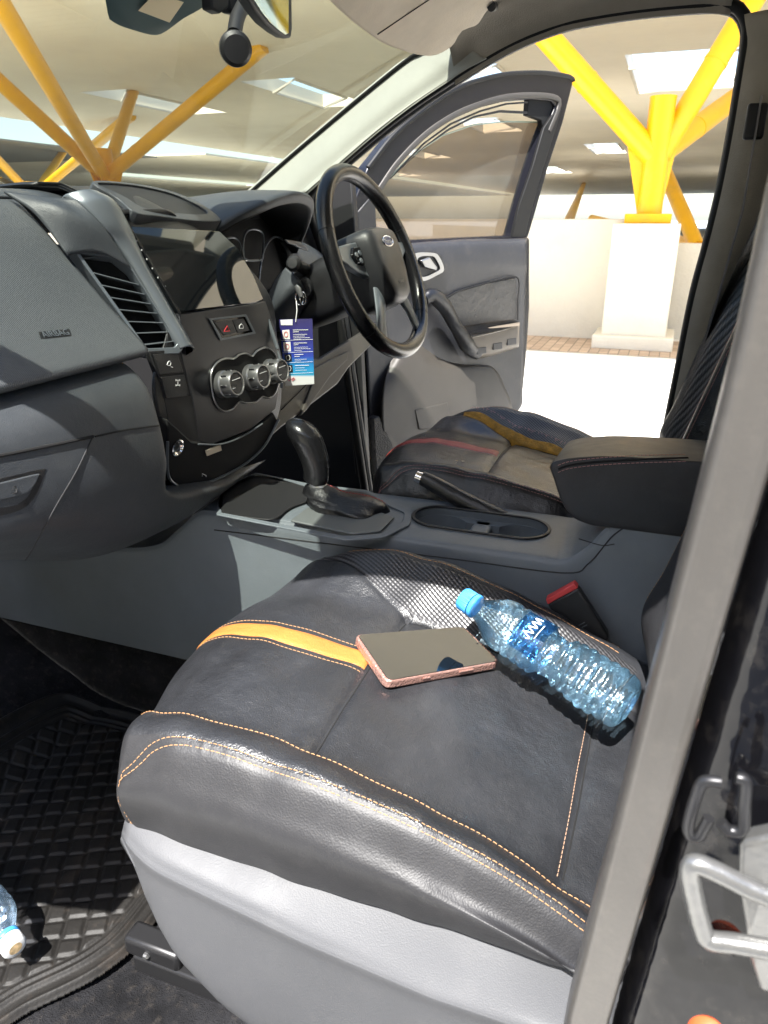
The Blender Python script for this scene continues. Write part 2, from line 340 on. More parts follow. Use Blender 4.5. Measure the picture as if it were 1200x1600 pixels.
def tree_column(label, base, z0, node, tips, r, group='yellow tree columns holding the canopy', gus=True, br=.68):
    t = empty('tree_column', base, label, 'column', group); bx, by = base; y = M['yellow']
    MB().lathe([(r, 0), (r, node - z0), (r * 1.02, node - z0 + .01), (r * 1.02, node - z0 + .03), (0, node - z0 + .035)], (bx, by, z0), (0, 0, 1), 32).build('trunk', y, t)
    MB().box((bx, by, z0 + .05), r * 3.6, r * 3.6, .10).build('base_plate', y, t, bevel=.01)
    for tx, ty, tz in tips:
        d = norm(A(tx - bx, ty - by, 0)); s = A(bx, by, node - .55) + d * r * .3; e = A(tx, ty, tz)
        MB().tube([s, e], r * br, 20).build('branch', y, t)
        ax_ = norm(e - s); MB().tube([s + ax_ * 1.05, s + ax_ * 1.09], r * br * 1.05, 20).build('weld_ring', y, t)
        if gus:
            ax = norm(e - s); q = s + ax * (r * 2.6)
            MB().prism([A(bx, by, node - 1.15) + d * r * .95, A(bx, by, node - .30) + d * r * .9, q + ax * .1], np.cross(d, A(0, 0, 1)) * .02).build('gusset_plate', y, t)
    return t
def tp(u, v): p = P(u, v, z=4.6); return tuple(p)
tree_column('bright yellow branching steel column standing on the pale pedestal', (8.60, .32), 1.37, 2.62, [tp(643, -180), tp(1284, -180), tp(1330, 20)], .138, br=.90)
c = P(160, 242, x=14.5)
tree_column('large yellow branching column seen through the windscreen above the dashboard tray', (c[0], c[1]), 0, c[2] + .1, [tp(-60, -95), tp(-120, 20), tp(412, 72), tp(208, 143)], .22)
c2 = P(48, 285, x=27)
tree_column('distant yellow branching column low at the left corner of the windscreen', (c2[0], c2[1]), 0, c2[2], [tp(-60, 190), tp(-20, 270), tp(205, 180), tp(100, 236)], .26)
def strut_column(label, bx, by, tips, r=.14):
    t = empty('strut_column', (bx, by, 0), label, 'column', 'distant yellow struts under the canopy')
    MB().box((bx, by, .5), .7, .7, 1.0).build('footing', M['yellow'], t, bevel=.02)
    for k in tips: MB().tube([A(bx, by, .95), A(*k)], r, 16).build('branch', M['yellow'], t)
c = P(1092, 372, x=13.5); strut_column('slanting orange strut rising from its foot behind the lower wall', c[0], c[1], [P(1036, 262, x=15.5), P(925, 342 - 0, x=26)], .13)
c = P(884, 345, x=30); strut_column('thin slanting strut seen between the open door and the pedestal', c[0], c[1], [tp(912, 288)], .22)
# canopy with roof-light openings
def canopy(name, xs, ys, holes, z, th, m, label):
    X = sorted(set(xs + [h[0] for h in holes] + [h[1] for h in holes])); Y = sorted(set(ys + [h[2] for h in holes] + [h[3] for h in holes])); mb = MB()
    def solid(i, j):
        if i < 0 or j < 0 or i >= len(X) - 1 or j >= len(Y) - 1: return False
        cx, cy = (X[i] + X[i + 1]) / 2, (Y[j] + Y[j + 1]) / 2
        return not any(h[0] < cx < h[1] and h[2] < cy < h[3] for h in holes)
    for i in range(len(X) - 1):
        for j in range(len(Y) - 1):
            if not solid(i, j): continue
            a, b, c, d = X[i], X[i + 1], Y[j], Y[j + 1]
            for zz in (z, z + th): mb.add([(a, c, zz), (b, c, zz), (b, d, zz), (a, d, zz)], [(0, 1, 2, 3)])
            if not solid(i - 1, j): mb.add([(a, c, z), (a, d, z), (a, d, z + th), (a, c, z + th)], [(0, 1, 2, 3)])
            if not solid(i + 1, j): mb.add([(b, c, z), (b, d, z), (b, d, z + th), (b, c, z + th)], [(0, 1, 2, 3)])
            if not solid(i, j - 1): mb.add([(a, c, z), (b, c, z), (b, c, z + th), (a, c, z + th)], [(0, 1, 2, 3)])
            if not solid(i, j + 1): mb.add([(a, d, z), (b, d, z), (b, d, z + th), (a, d, z + th)], [(0, 1, 2, 3)])
    t = empty(name, (0, 0, 0), label, 'canopy'); mb.build('ceiling_sheeting', m, t, smooth=False)
    for a, b, c, d in holes:
        if b - a < 12 and a < 60 and name == 'parking_canopy':
            MB().ring([(a, c, z), (b, c, z), (b, d, z), (a, d, z)], [(a + .07, c + .07, z), (b - .07, c + .07, z), (b - .07, d - .07, z), (a + .07, d - .07, z)], (0, 0, -.05), 4).build('roof_light_frame', M['cream'], t, smooth=False)
    return t
HL = [(17.6, 22.9, -.9, 1.5)] + [(17.6, 22.6, y, y + 1.55) for y in (-9.6, -5.2, 4.2, 9.2, 14.2)] + [(27, 31.5, y, y + 1.6) for y in (-7, 6.2, 10.8)] + [(38, 44, y, y + 1.6) for y in (-8, 3, 12.6)] + [(54, 62, y, y + 2) for y in (-6, 8, 20)]
canopy('parking_canopy', [4.95, 122], [-60, 20.2], HL, 4.6, .35, M['ceiling'], 'wide beige corrugated parking canopy with square roof lights over the bays beyond the truck')
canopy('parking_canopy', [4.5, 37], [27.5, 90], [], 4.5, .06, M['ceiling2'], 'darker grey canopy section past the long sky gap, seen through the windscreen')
canopy('parking_canopy', [37.2, 122], [24.5, 90], [(50, 75, 40, 44)], 4.6, .08, M['ceiling'], 'pale canopy section past the sky gap next to the windscreen pillar')
canopy('parking_canopy', [-60, -5.0], [-60, 60], [], 4.6, .35, M['ceiling'], 'beige parking canopy over the bays on the camera side of the truck')

# ================================================================== THE TRUCK
T = empty('pickup_truck', (0, 0, 0), 'black right-hand-drive pickup truck, cabin seen through its open passenger doorway', 'pickup truck')
# ---- floor, carpet, tunnel
def fl(x, y): return .455 + max(0, (y - 1.0)) * .55
rows = [[A(x, y, fl(x, y) + (.0 if x < .0 else .02)) for x in (-.74, -.5, -.2, .07)] for y in (-.8, -.3, .3, .7, 1.0, 1.25, 1.5)]
G = loft(rows, 60, 50); G[:, :, 2] += .004 * np.sin(G[:, :, 0] * 31 + 2 * np.sin(G[:, :, 1] * 17)) + rng.rand(60, 50) * .003
carpet = MB().grid(G).build('carpet', M['carpet'], T)
MB().box((.165 + .42, .35, .45), .66, 2.4, .02).build('carpet', M['carpet'], T)
MB().box((.165, .62, .545), .185, 1.96, .19).build('tunnel_carpet', M['carpet'], T, bevel=.02)
MB().box((-.72, .2, .40), .16, 2.2, .14).build('door_sill', M['paint'], T, bevel=.02)
MB().box((.15, 1.62, .88), 1.7, .04, .96).build('firewall', M['void'], T)
# ---- seat surface
ys = np.array([-.07, -.03, .0, .064, .154, .25, .30, .355, .42, .455])
f_ro = lambda y: np.interp(y, [-.07, -.03, 0, .064, .154, .25, .355, .42, .46], [.825, .846, .863, .895, .924, .941, .950, .947, .936])
f_st = lambda y: np.interp(y, [-.07, -.03, 0, .068, .131, .197, .272, .337, .413, .484], [.807, .821, .838, .874, .897, .920, .934, .943, .943, .928])
f_pa = lambda y: np.interp(y, [-.07, .02, .15, .29, .42, .5], [.815, .842, .876, .902, .918, .912])
f_ce = lambda y: np.interp(y, [-.07, .02, .15, .29, .42, .5], [.812, .838, .872, .905, .920, .915])
f_pi = lambda y: np.interp(y, [-.07, .02, .15, .29, .42, .5], [.810, .836, .870, .900, .914, .905])
f_ri = lambda y: np.interp(y, [-.07, -.03, .112, .22, .343, .40, .463], [.825, .838, .899, .939, .955, .946, .920])
ZB = .815
def section(y):
    ro, st, pa, ce, pi, ri = f_ro(y), f_st(y), f_pa(y), f_ce(y), f_pi(y), f_ri(y)
    return [(-.450, ZB - .02), (-.478, ZB + .012), (-.492, (ZB + ro) / 2 + .005), (-.480, ro - .030), (-.455, ro), (-.42, st), (-.385, pa), (-.30, pa * .4 + ce * .6 + .004), (-.215, ce + .005), (-.14, ce * .6 + pi * .4 + .004), (-.076, pi), (-.02, pi * .45 + ri * .55), (.022, ri), (.052, ri - .022), (.064, ri - .065), (.056, ZB)]
NS, NT = 230, 260
def yfront(x): return .556 - .95 * (x + .2) ** 2
rows = []
for y in ys:
    rows.append([A(x, y, z) for x, z in section(y)])
ty = list(ys)
for th in (18, 36, 52, 68, 82, 92):
    a = math.radians(th); row = []
    for x, z in section(.455):
        R = yfront(x) - .455; zz = ZB + (z - ZB) * (math.cos(a) ** .75 if a < math.pi / 2 else 0) - (.012 if th > 90 else 0)
        row.append(A(x + (.03 * (1 - math.cos(a)) * (1 if x < -.2 else -1)) * min(1, abs(x + .2) * 5), .455 + R * math.sin(min(a, math.pi / 2)) - (.004 if th > 90 else 0), zz))
    rows.append(row)
SG = cru(np.array([cru(r, NS) for r in rows]), NT)          # [t, s]
SK = (NS - 1) / 15.0
def grid_normals(G):
    du = np.gradient(G, axis=0); dv = np.gradient(G, axis=1); n = np.cross(dv, du); n /= np.linalg.norm(n, axis=2)[:, :, None] + 1e-12
    return n
SN = grid_normals(SG)
if SN[60, NS // 2, 2] < 0: SN = -SN
def bil(G, t, s):
    t = min(max(t, 0), G.shape[0] - 1.001); s = min(max(s, 0), G.shape[1] - 1.001); i, j = int(t), int(s); a, b = t - i, s - j
    return G[i, j] * (1 - a) * (1 - b) + G[i + 1, j] * a * (1 - b) + G[i, j + 1] * (1 - a) * b + G[i + 1, j + 1] * a * b
def st_of(x, y):                                  # top surface only
    xs = SG[40, int(3.5 * SK):int(13.2 * SK), 0]; s = int(3.5 * SK) + np.interp(x, xs, np.arange(len(xs)))
    for _ in range(2):
        j = int(round(min(max(s, 0), NS - 1))); yc = SG[:, j, 1]; k = int(np.argmax(yc > .553 - .95 * (x + .2) ** 2 - .001)) or NT - 1
        t = np.interp(y, yc[:k + 1], np.arange(k + 1)); i = int(round(t))
        xs = SG[i, int(3.5 * SK):int(13.2 * SK), 0]; s = int(3.5 * SK) + np.interp(x, xs, np.arange(len(xs)))
    return t, s
def top(x, y, lift=0):
    t, s = st_of(x, y); return bil(SD, t, s) + norm(bil(SN, t, s)) * lift, norm(bil(SN, t, s))
def ST(t, s, lift=0): return bil(SD, t, s * SK) + norm(bil(SN, t, s * SK)) * lift, norm(bil(SN, t, s * SK))
SEAMS = [([(-.392, .289), (-.30, .291), (-.20, .289), (-.076, .289)], .0035, .0045), ([(-.076, .289), (-.074, .16), (-.074, -.05)], .0035, .0045), ([(-.076, .289), (.0, .42), (.035, .50)], .003, .004),
         ([(-.405, .022), (-.25, .018), (-.074, .018)], .004, .005), ([(-.405, .022), (-.405, .16), (-.405, .289)], .0, .01)]
D = SG.copy(); XY = SG[:, :, :2]; topmask = np.zeros((NT, NS), bool); topmask[:, int(4.2 * SK):int(12.5 * SK)] = True
disp = np.zeros((NT, NS))
for pl, dep, wd in SEAMS:
    pl = resample(pl, 60, False); dmin = np.full((NT, NS), 9.)
    for q in pl: dmin = np.minimum(dmin, np.hypot(XY[:, :, 0] - q[0], XY[:, :, 1] - q[1]))
    disp -= np.where(topmask, dep * np.exp(-(dmin / wd) ** 2) + dep * .55 * np.exp(-(dmin / (wd * 3.2)) ** 2), 0)
tt, ss = np.meshgrid(np.arange(NT), np.arange(NS), indexing='ij')
for sc_, dp in ((5.0, .0022),): disp -= dp * np.exp(-((ss / SK - sc_) / .05) ** 2)
def side_path(ds, dt):
    k = [(0, 3.98), (tf(.20), 3.96), (tf(.36), 3.95), (tf(.405), 3.88), (tf(.432), 3.6), (tf(.452), 3.1), (tf(.464), 2.5), (tf(.464), 1.8), (tf(.452), 1.0)]
    k = crs([A(t * 40.0 / NT, s_, 0) for t, s_ in k], 220); g = np.gradient(k[:, :2], axis=0); g /= np.linalg.norm(g, axis=1)[:, None]; nrm_ = np.stack([-g[:, 1], g[:, 0]], 1); wgt = np.clip(1 - np.abs(g[:, 1]), 0, 1)
    return [(k[i, 0] * NT / 40.0 - dt * abs(g[i, 1]), k[i, 1] - ds * abs(g[i, 0])) for i in range(220)]
def tf(y): col = SG[:, int(2.5 * SK), 1]; return float(np.interp(y, col[:int(np.argmax(col)) + 1], np.arange(int(np.argmax(col)) + 1)))
for dsx, dtx in ((0, 0), (.21, 5)):
    q3 = np.array([bil(SG, a, b * SK) for a, b in side_path(dsx, dtx)]); dm = np.full((NT, NS), 9.)
    for q in q3[::2]: dm = np.minimum(dm, np.linalg.norm(SG - q, axis=2))
    disp -= .0016 * np.exp(-(dm / .0035) ** 2)
disp += .0016 * np.sin(XY[:, :, 0] * 40 + 3 * np.sin(XY[:, :, 1] * 22)) * np.sin(XY[:, :, 1] * 33 + 1.3)      # soft slackness of worn leather
cr = np.zeros((NT, NS))
for k in range(7):                                                                                           # little creases near the rear corner
    cx, cy, ang = -.30 + rng.rand() * .16, .03 + rng.rand() * .12, rng.rand() * .8 + .9
    u_ = (XY[:, :, 0] - cx) * math.cos(ang) + (XY[:, :, 1] - cy) * math.sin(ang); v_ = -(XY[:, :, 0] - cx) * math.sin(ang) + (XY[:, :, 1] - cy) * math.cos(ang)
    cr += np.exp(-(v_ / .004) ** 2 - (u_ / .03) ** 2)
disp -= np.where(topmask, .0012 * cr, 0)
SD = SG + SN * disp[:, :, None]
def patch(x0, x1, y0, y1, lift, n=60, m=30):
    """quad patch lying on the cushion; bounds may be functions of the other coordinate"""
    G = []
    for i in range(n):
        y = y0 + (y1 - y0) * i / (n - 1); a = x0(y) if callable(x0) else x0; b = x1(y) if callable(x1) else x1
        r = []
        for j in range(m):
            x = a + (b - a) * j / (m - 1); e = min(i, n - 1 - i, j, m - 1 - j); t, s = st_of(x, y)
            r.append(bil(SD, t, s) + norm(bil(SN, t, s)) * (lift if e > 0 else -.0008))
        G.append(r)
    return np.array(G)
SEATS = []
def make_seat(dx, dz, lea, side, stripe_m, threads, label, drv=False):
    off = A(dx, 0, dz)
    mb = MB(); mb.grid(SD + off)
    seat = mb.build('front_seat', [lea, side], T, angle=60, label=label)
    mi = []
    for i in range(NT - 1):
        for j in range(NS - 1): mi.append(1 if j < 3.85 * SK or (i > NT * .93) else 0)
    if len(seat.data.polygons) == len(mi): seat.data.polygons.foreach_set('material_index', mi)
    # closing underside
    MB().box((dx - .215, .22, ZB - .055 + dz), .46, .52, .10).build('seat_pan', M['soft'], seat, bevel=.02)
    # centre stripe on the nose
    MB().grid(patch(-.232, -.196, .292, .545, .0016, 60, 8) + off).build('stripe', stripe_m, seat, angle=60)
    # carbon bolster panel
    xl = lambda y: np.interp(y, [-.03, .289, .50], [-.071, -.071, .040]); xr = lambda y: np.interp(y, [-.03, .1, .3, .42, .5], [.006, .012, .014, .022, .046])
    if not drv:
        MB().grid(patch(xl, xr, -.03, .495, .0012, 90, 20) + off).build('bolster_panel', M['carbon'], seat, angle=60)
    else:
        MB().grid(patch(lambda y: xl(y) + .012, xr, .10, .46, .0012, 60, 16) + off).build('bolster_panel', M['carbon'], seat, angle=60, label='torn carbon-look panel with its edge pulled away')
        MB().grid(patch(lambda y: xl(y) - .004, lambda y: xl(y) + .013 + .003 * math.sin(y * 70) + .012 * math.sin((y - .1) * 9.5), .10, .43, .0022, 70, 12) + off).build('foam', M['foam'], seat, angle=60, label='yellow foam showing through the tear')
        fm = MB()
        for k in range(46):
            y = .12 + .29 * k / 46; p, n = top(xl(y) + .030 + .012 * math.sin((y - .1) * 9.5), y, .003); q = p + A(-.008 - .016 * rng.rand(), (rng.rand() - .5) * .02, .001 * rng.rand()); fm.tube([p + off, (p + q) / 2 + off + n * .003, q + off], .0005, 4)
        fm.build('frayed_thread', M['thread3'], seat)
    # stitching
    t_a, t_b, t_c = threads
    def stl(name, fn, m, **k):
        pp = [fn(q) for q in np.linspace(0, 1, 160)]; mb = MB(); stitch_mb(mb, [a + off for a, b in pp], [b for a, b in pp], **k); mb.build(name, m, seat)
    stl('stitching', lambda q: ST(q * (NT - 34), 5.12), t_a)
    for dsx, dtx in ((0, 0), (.21, 5)):
        spp = side_path(dsx, dtx); stl('stitching', lambda q: ST(*spp[min(219, int(q * 219))]), t_a)
    stl('stitching', lambda q: top(-.238, .296 + q * .235), t_b); stl('stitching', lambda q: top(-.190, .296 + q * .235), t_b)
    stl('stitching', lambda q: top(xr(.0 + q * .48) + .006, .0 + q * .48), t_b, L=.006); stl('stitching', lambda q: top(xr(.0 + q * .48) + .030, .0 + q * .47), t_b, L=.006)
    stl('stitching', lambda q: top(-.395 + q * .31, .026), t_c, r=.0004)
    # welts: thin raised piping that shades the seam lines
    for pts in ([(-.405, .289), (-.20, .289), (-.078, .289)], [(-.395, .020), (-.22, .017), (-.078, .018)], [(-.076, .285), (-.074, .16), (-.074, -.03)]):
        pp = [top(x, y)[0] + off - A(0, 0, .0002) for x, y in crs(pts, 40)]; MB().tube(pp, .0011, 6).build('seam', M['void'], seat)
    # backrest
    rows = []
    for z in (.80, .86, .93, 1.0, 1.1, 1.2, 1.3, 1.4, 1.5):
        yb = -.072 - .30 * (z - .9); w = 1.0 + .10 * max(0, z - 1.05); bl = .055 + .03 * max(0, z - 1.0) - max(0, .93 - z) * .5
        sec = [(-.455, -.16), (-.482, -.06), (-.474, .0), (-.440, bl), (-.395, bl * .86), (-.345, .012), (-.25, .0), (-.215, -.002), (-.18, 0), (-.085, .012), (-.035, bl * .86), (.008, bl), (.044, 0), (.052, -.06), (.024, -.16)]
        rows.append([A(-.215 + (x + .215) * w, yb + d, z) for x, d in sec])
    R_ = loft(rows, 100, 140) + off
    back = MB().grid(R_).build('backrest', side, seat, solid=.02, angle=60)
    MB().box((dx - .215, -.42, 1.15 + dz), .44, .02, .70, ax=[(1, 0, 0), norm((0, 1, .30)), norm((0, -.30, 1))]).build('backrest_shell', M['soft'], seat, bevel=.01)
    nb = grid_normals(R_); nb = nb if nb[50, 70] @ A(0, 1, 0) > 0 else -nb
    for sk, mm in ((3.35, t_a), (2.95, t_a), (10.9, t_b), (11.25, t_b)):
        j = sk * 139 / 14.0; pp = [(bil(R_, i, j), bil(nb, i, j)) for i in np.linspace(6, 96, 200)]; m2 = MB(); stitch_mb(m2, [a for a, b in pp], [b for a, b in pp]); m2.build('stitching', mm, seat)
    for a, b in ((4.0, 5.2), (8.8, 10.0)) if drv else ():
        Gp = np.array([[bil(R_, i, j * 139 / 14.0) + norm(bil(nb, i, j * 139 / 14.0)) * .0015 for j in np.linspace(a, b, 16)] for i in np.linspace(18, 96, 80)]); MB().grid(Gp).build('bolster_panel', M['carbon'], seat, angle=60)
    SEATS.append(seat); return seat
s1 = make_seat(0, 0, M['leather'], M['leather_side'], M['orange'], (M['thread'], M['thread'], M['thread2']), 'passenger seat in worn black leather with an orange stripe')
s2 = make_seat(.75, .055, M['leather_drv'], M['leather_drv'], M['red'], (M['thread3'], M['thread3'], M['thread2']), 'driver seat with a red stripe and a torn bolster', True)
# ---- passenger seat base cover (silver plastic)
topz = lambda y: np.interp(y, [-.05, .0, .06, .115, .205, .317, .458, .50], [.845, .845, .823, .824, .822, .824, .848, .862])
yy = np.linspace(-.30, .470, 60)
rows = []
for i, y in enumerate(yy):
    f = max(0, (y - .40) / .07); zt = topz(y) - .004
    crz = np.interp(y, [-.3, 0, .12, .25, .47], [.770, .775, .772, .785, .822])
    bot = np.interp(y, [-.3, .0, .20, .30, .36, .41, .44, .47], [.56, .56, .56, .575, .605, .655, .70, .80])
    r = [(-.440, zt + .012), (-.462, zt + .006), (-.4945, crz + .014), (-.503, crz + .004), (-.5055, crz), (-.506, crz - .004), (-.5035, crz - .022), (-.502, crz - .06 if bot < crz - .10 else (crz + bot) / 2 - .005), (-.499, max(bot + .028, bot * .8 + crz * .2)), (-.488, bot + .008), (-.462, bot), (-.44, bot)]
    rows.append([A(x + .020 * f * f, y, z) for x, z in r])
base = MB().grid(np.array([cru(r, 50) for r in rows])).build('seat_base', M['base'], T, solid=.006, angle=50, label='silver-grey plastic cover under the passenger seat')
MB().box((-.24, .44, .70), .40, .03, .22).build('front_valance', M['soft'], base, bevel=.01)
# seat rail with its front bracket
r1 = MB().box((-.405, .31, .512), .040, .48, .030).build('seat_rail', M['steel'], T, bevel=.004)
MB().box((-.408, .520, .538), .032, .085, .030).build('rail_bracket', M['steel'], r1, bevel=.006)
MB().lathe([(.0, .0), (.005, 0), (.005, .003), (.003, .005), (0, .005)], (-.424, .525, .538), (-1, 0, 0), 6).build('bolt', M['silver'], r1, smooth=False)

# ---- centre console
def csec(y, zt, xl, xr):
    zb = .635
    return [A(xl - .012, y, zb), A(xl - .006, y, (zb + zt) / 2), A(xl - .001, y, zt - .05), A(xl, y, zt - .018), A(xl + .004, y, zt - .005), A(xl + .016, y, zt), A((xl + xr) / 2, y, zt + .002), A(xr - .016, y, zt), A(xr - .004, y, zt - .005), A(xr, y, zt - .018), A(xr + .004, y, zt - .06), A(xr + .01, y, zb)]
prof = [(1.60, .80), (1.25, .815), (.98, .838), (.84, .862), (.78, .905), (.735, .944), (.70, .951), (.55, .953), (.35, .955), (.15, .956), (.095, .958), (.062, .985), (.035, 1.022), (.0, 1.030), (-.3, 1.03)]
Gc = np.array([cru(csec(y, z, .070, .258), 60) for y, z in [(a, b) for a, b in cru(np.array(prof), 130)]])
mbc = MB().grid(Gc); n0 = len(Gc); mbc.f.append(tuple(range(60))); mbc.m.append(0); mbc.f.append(tuple((n0 - 1) * 60 + j for j in reversed(range(60)))); mbc.m.append(0)
mbc.f.append(tuple([i * 60 for i in range(n0)] + [i * 60 + 59 for i in reversed(range(n0))])); mbc.m.append(0)
console = mbc.build('centre_console', M['console'], T, angle=50, cleanup=False)
def cut(obj, cutter):
    m = obj.modifiers.new('c', 'BOOLEAN'); m.operation = 'DIFFERENCE'; m.object = cutter; m.solver = 'EXACT'
    dg = bpy.context.evaluated_depsgraph_get(); me = bpy.data.meshes.new_from_object(obj.evaluated_get(dg)); obj.modifiers.remove(m); old = obj.data; obj.data = me; bpy.data.objects.remove(cutter)
    me.polygons.foreach_set('use_smooth', [True] * len(me.polygons)); me.set_sharp_from_angle(angle=math.radians(50))
def disc_pts(cx, cy, rx, ry, a0, a1, n): return [(cx + rx * math.cos(a), cy + ry * math.sin(a)) for a in np.linspace(a0, a1, n)]
cupo = P(755, 835, z=.956); CX, CY = .168, .245
# waisted opening: two rounds joined by a narrow slot
w = disc_pts(CX, CY + .066, .044, .046, -.05, math.pi + .05, 30) + disc_pts(CX, CY - .066, .044, .046, math.pi - .05, 2 * math.pi + .05, 30)
w = [(x, y, .985) for x, y in w]
cutter = MB().prism(w, (0, 0, -.040)).build('tmp', M['dark'], None); cut(console, cutter)
w2_ = disc_pts(CX, CY + .066, .0425, .044, -1.0, math.pi + 1.0, 30) + disc_pts(CX, CY - .066, .0425, .044, math.pi - 1.0, 2 * math.pi + 1.0, 30)
cutter = MB().prism([(x, y, .960) for x, y in w2_], (0, 0, -.065)).build('tmp', M['dark'], None); cut(console, cutter)
ro_ = [(CX + (x - CX) * 1.09, CY + (y - CY) * 1.05, .9575) for x, y, z in w]; ri_ = [(CX + (x - CX) * .995, CY + (y - CY) * .995, .9575) for x, y, z in w]
MB().ring(ro_, ri_, (0, 0, .0035), 80).build('cup_holder_rim', M['dark'], console, bevel=.0012)
MB().prism([(x, y, .896) for x, y in w2_], (0, 0, .002)).build('cup_holder_floor', M['console'], console)
MB().box((CX, CY, .925), .082, .034, .040).build('cup_holder_divider', M['console'], console, bevel=.006, seg=3)
# gear gate: open tray forward of the lever, plate and lever
gz = .957
gp = [P(u, v, z=gz) for u, v in [(454, 816), (480, 796), (560, 790), (616, 811), (594, 833), (552, 837)]]
MB().prism(resample(gp, 60), (0, 0, .004)).build('gear_plate', M['silver'] if 0 else mat('satin_gate', (.13, .14, .14), .45, metal=.2), console, bevel=.0015)
tr = [P(u, v, z=gz) for u, v in [(345, 800), (350, 770), (400, 745), (470, 760), (500, 776), (455, 795), (430, 812), (400, 812)]]
MB().prism(crs(tr, 60, True), (0, 0, .003)).build('front_tray', M['soft'], console, bevel=.001)
MB().ring([P(u, v, z=gz) for u, v in [(338, 806), (345, 765), (400, 740), (480, 757), (575, 768), (645, 800), (640, 822), (600, 842), (540, 846)]], [P(u, v, z=gz) for u, v in [(346, 803), (352, 770), (402, 746), (478, 762), (568, 774), (632, 803), (628, 819), (596, 836), (538, 840)]], (0, 0, .003), 90).build('gear_surround', M['console'], console, bevel=.001)
# seam line along the console side
tc_ = bvh(console)
MB().tube(onpath(tc_, [(335, 828), (500, 848), (700, 872), (880, 895), (920, 880), (960, 835), (1000, 812)], 90, .0002), .0011, 6).build('panel_gap', M['soft'], console)
MB().tube(onpath(tc_, [(905, 842), (940, 852), (960, 850)], 20, .0002), .0008, 6).build('panel_gap', M['soft'], console)
# lever
gl = MB(); Lx = .150
pb = P(545, 815, x=Lx); pn = P(495, 757, x=Lx); pk = P(482, 690, x=Lx); pt_ = P(478, 662, x=Lx)
ax1 = norm(pn - pb)
rings = []
path = crs([pb + A(0, -.01, -.004), pb * .55 + pn * .45 + A(0, -.018, .010), pb * .2 + pn * .8 + A(0, -.003, 0), pn], 26)
for i, c in enumerate(path):
    f = i / 25; R0 = .064 * (1 - f) ** .72 + .0165; a = np.linspace(0, 2 * np.pi, 60, endpoint=False)
    wob = 1 + (1 - f) * .12 * np.sin(5 * a + 5 * f) + .07 * math.sin(f * 19) * (1 - f * .5) + .05 * np.sin(3 * a - 9 * f) * (1 - f)
    rings.append(np.stack([c[0] + R0 * .75 * wob * np.cos(a), c[1] + R0 * 1.1 * wob * np.sin(a), np.full(60, c[2]) + .006 * np.sin(a * 2 + 7 * f) * (1 - f)], 1))
lever = MB().grid(np.array(rings), cv=True).build('gear_lever', M['leather_drv'], T, angle=70)
m2 = MB(); cs = [r[50] for r in rings]; stitch_mb(m2, cs, [A(.5, -1, .2)] * len(cs), r=.0007); m2.build('stitching', M['redbtn'], lever)
MB().tube([pn - ax1 * .012, pn + ax1 * .008], [.0145, .0150], 28).build('neck', M['silver'], lever)
kp = crs([pn + ax1 * .006, P(493, 737, x=Lx), P(486, 708, x=Lx), P(477, 686, x=Lx), P(473, 668, x=Lx), P(474, 658, x=Lx)], 24)
rr = np.interp(np.linspace(0, 1, 24), [0, .25, .5, .72, .88, .96, 1], [.0165, .020, .0245, .0275, .025, .017, .003]); kr = []
for c, r in zip(kp, rr):
    a = np.linspace(0, 2 * np.pi, 40, endpoint=False); kr.append(c + np.outer(np.cos(a), A(.95, 0, 0)) * r + np.outer(np.sin(a), norm(A(0, 1.0, .35))) * r * 1.28)
MB().grid(np.array(kr), cv=True).build('knob', mat('polished_black_leather', (.010, .010, .011), .20, bump=[('voronoi', 620, .0002)]), lever, angle=80)
m2 = MB(); cs = [r[36] for r in kr[2:-2]]; stitch_mb(m2, cs, [A(-.4, -1, .2)] * len(cs), r=.0005); m2.build('stitching', M['thread2'], lever)
MB().tube([r[31] for r in kr[8:-1]], .0035, 8).build('release_button', M['gloss'], lever)
# ---- handbrake
hb = [P(650, 744, x=.238), P(670, 752, x=.238), P(720, 780, x=.236), P(770, 803, x=.234), P(815, 822, x=.234)]
hbk = MB().tube(crs(hb, 30)[2:], [.013, .0155, .016, .015, .013], 20).build('handbrake', M['leather_drv'], T)
MB().tube([hb[0], hb[0] * .3 + hb[1] * .7], [.010, .0115], 20).build('release_button', M['chrome'], hbk)
# ---- armrest box
rows = []
for x, ins in ((.066, .012), (.069, .002), (.072, 0), (.165, 0), (.258, 0), (.261, .002), (.264, .012)):
    pr = [(-.32, 1.018 + ins), (.0, 1.018 + ins), (.070 - ins, 1.020 + ins), (.100 - ins, 1.040), (.122 - ins, 1.078), (.126 - ins, 1.089), (.118 - ins, 1.098 - ins), (.082, 1.108 - ins), (.0, 1.116 - ins), (-.32, 1.126 - ins)]
    rows.append([A(x, y, z + (.165 - x) * .11 * (1 if z > 1.05 else 0)) for y, z in pr])
armr = MB().grid(np.array([cru(r, 60) for r in rows]))
for k in (0, 6): armr.f.append(tuple(k * 60 + j for j in range(60))); armr.m.append(0)
arm = armr.build('armrest', M['leather_side'], T, bevel=.006, seg=3, angle=60)
tb = bvh(arm)
pp = onpath(tb, [(872, 733), (890, 727), (930, 722), (1000, 718), (1075, 716)], 60, .0003); MB().tube(pp, .0016, 6).build('seam', M['void'], arm)
pp = onpath(tb, [(872, 738), (890, 732), (930, 727), (1000, 723), (1075, 721)], 80, .0003); m2 = MB(); stitch_mb(m2, pp, [A(-1, 0, .2)] * len(pp)); m2.build('stitching', M['thread3'], arm)
pp = onpath(tb, [(872, 727), (890, 721), (930, 716), (1000, 712), (1075, 710)], 80, .0003); m2 = MB(); stitch_mb(m2, pp, [A(-1, 0, .2)] * len(pp)); m2.build('stitching', M['thread3'], arm)
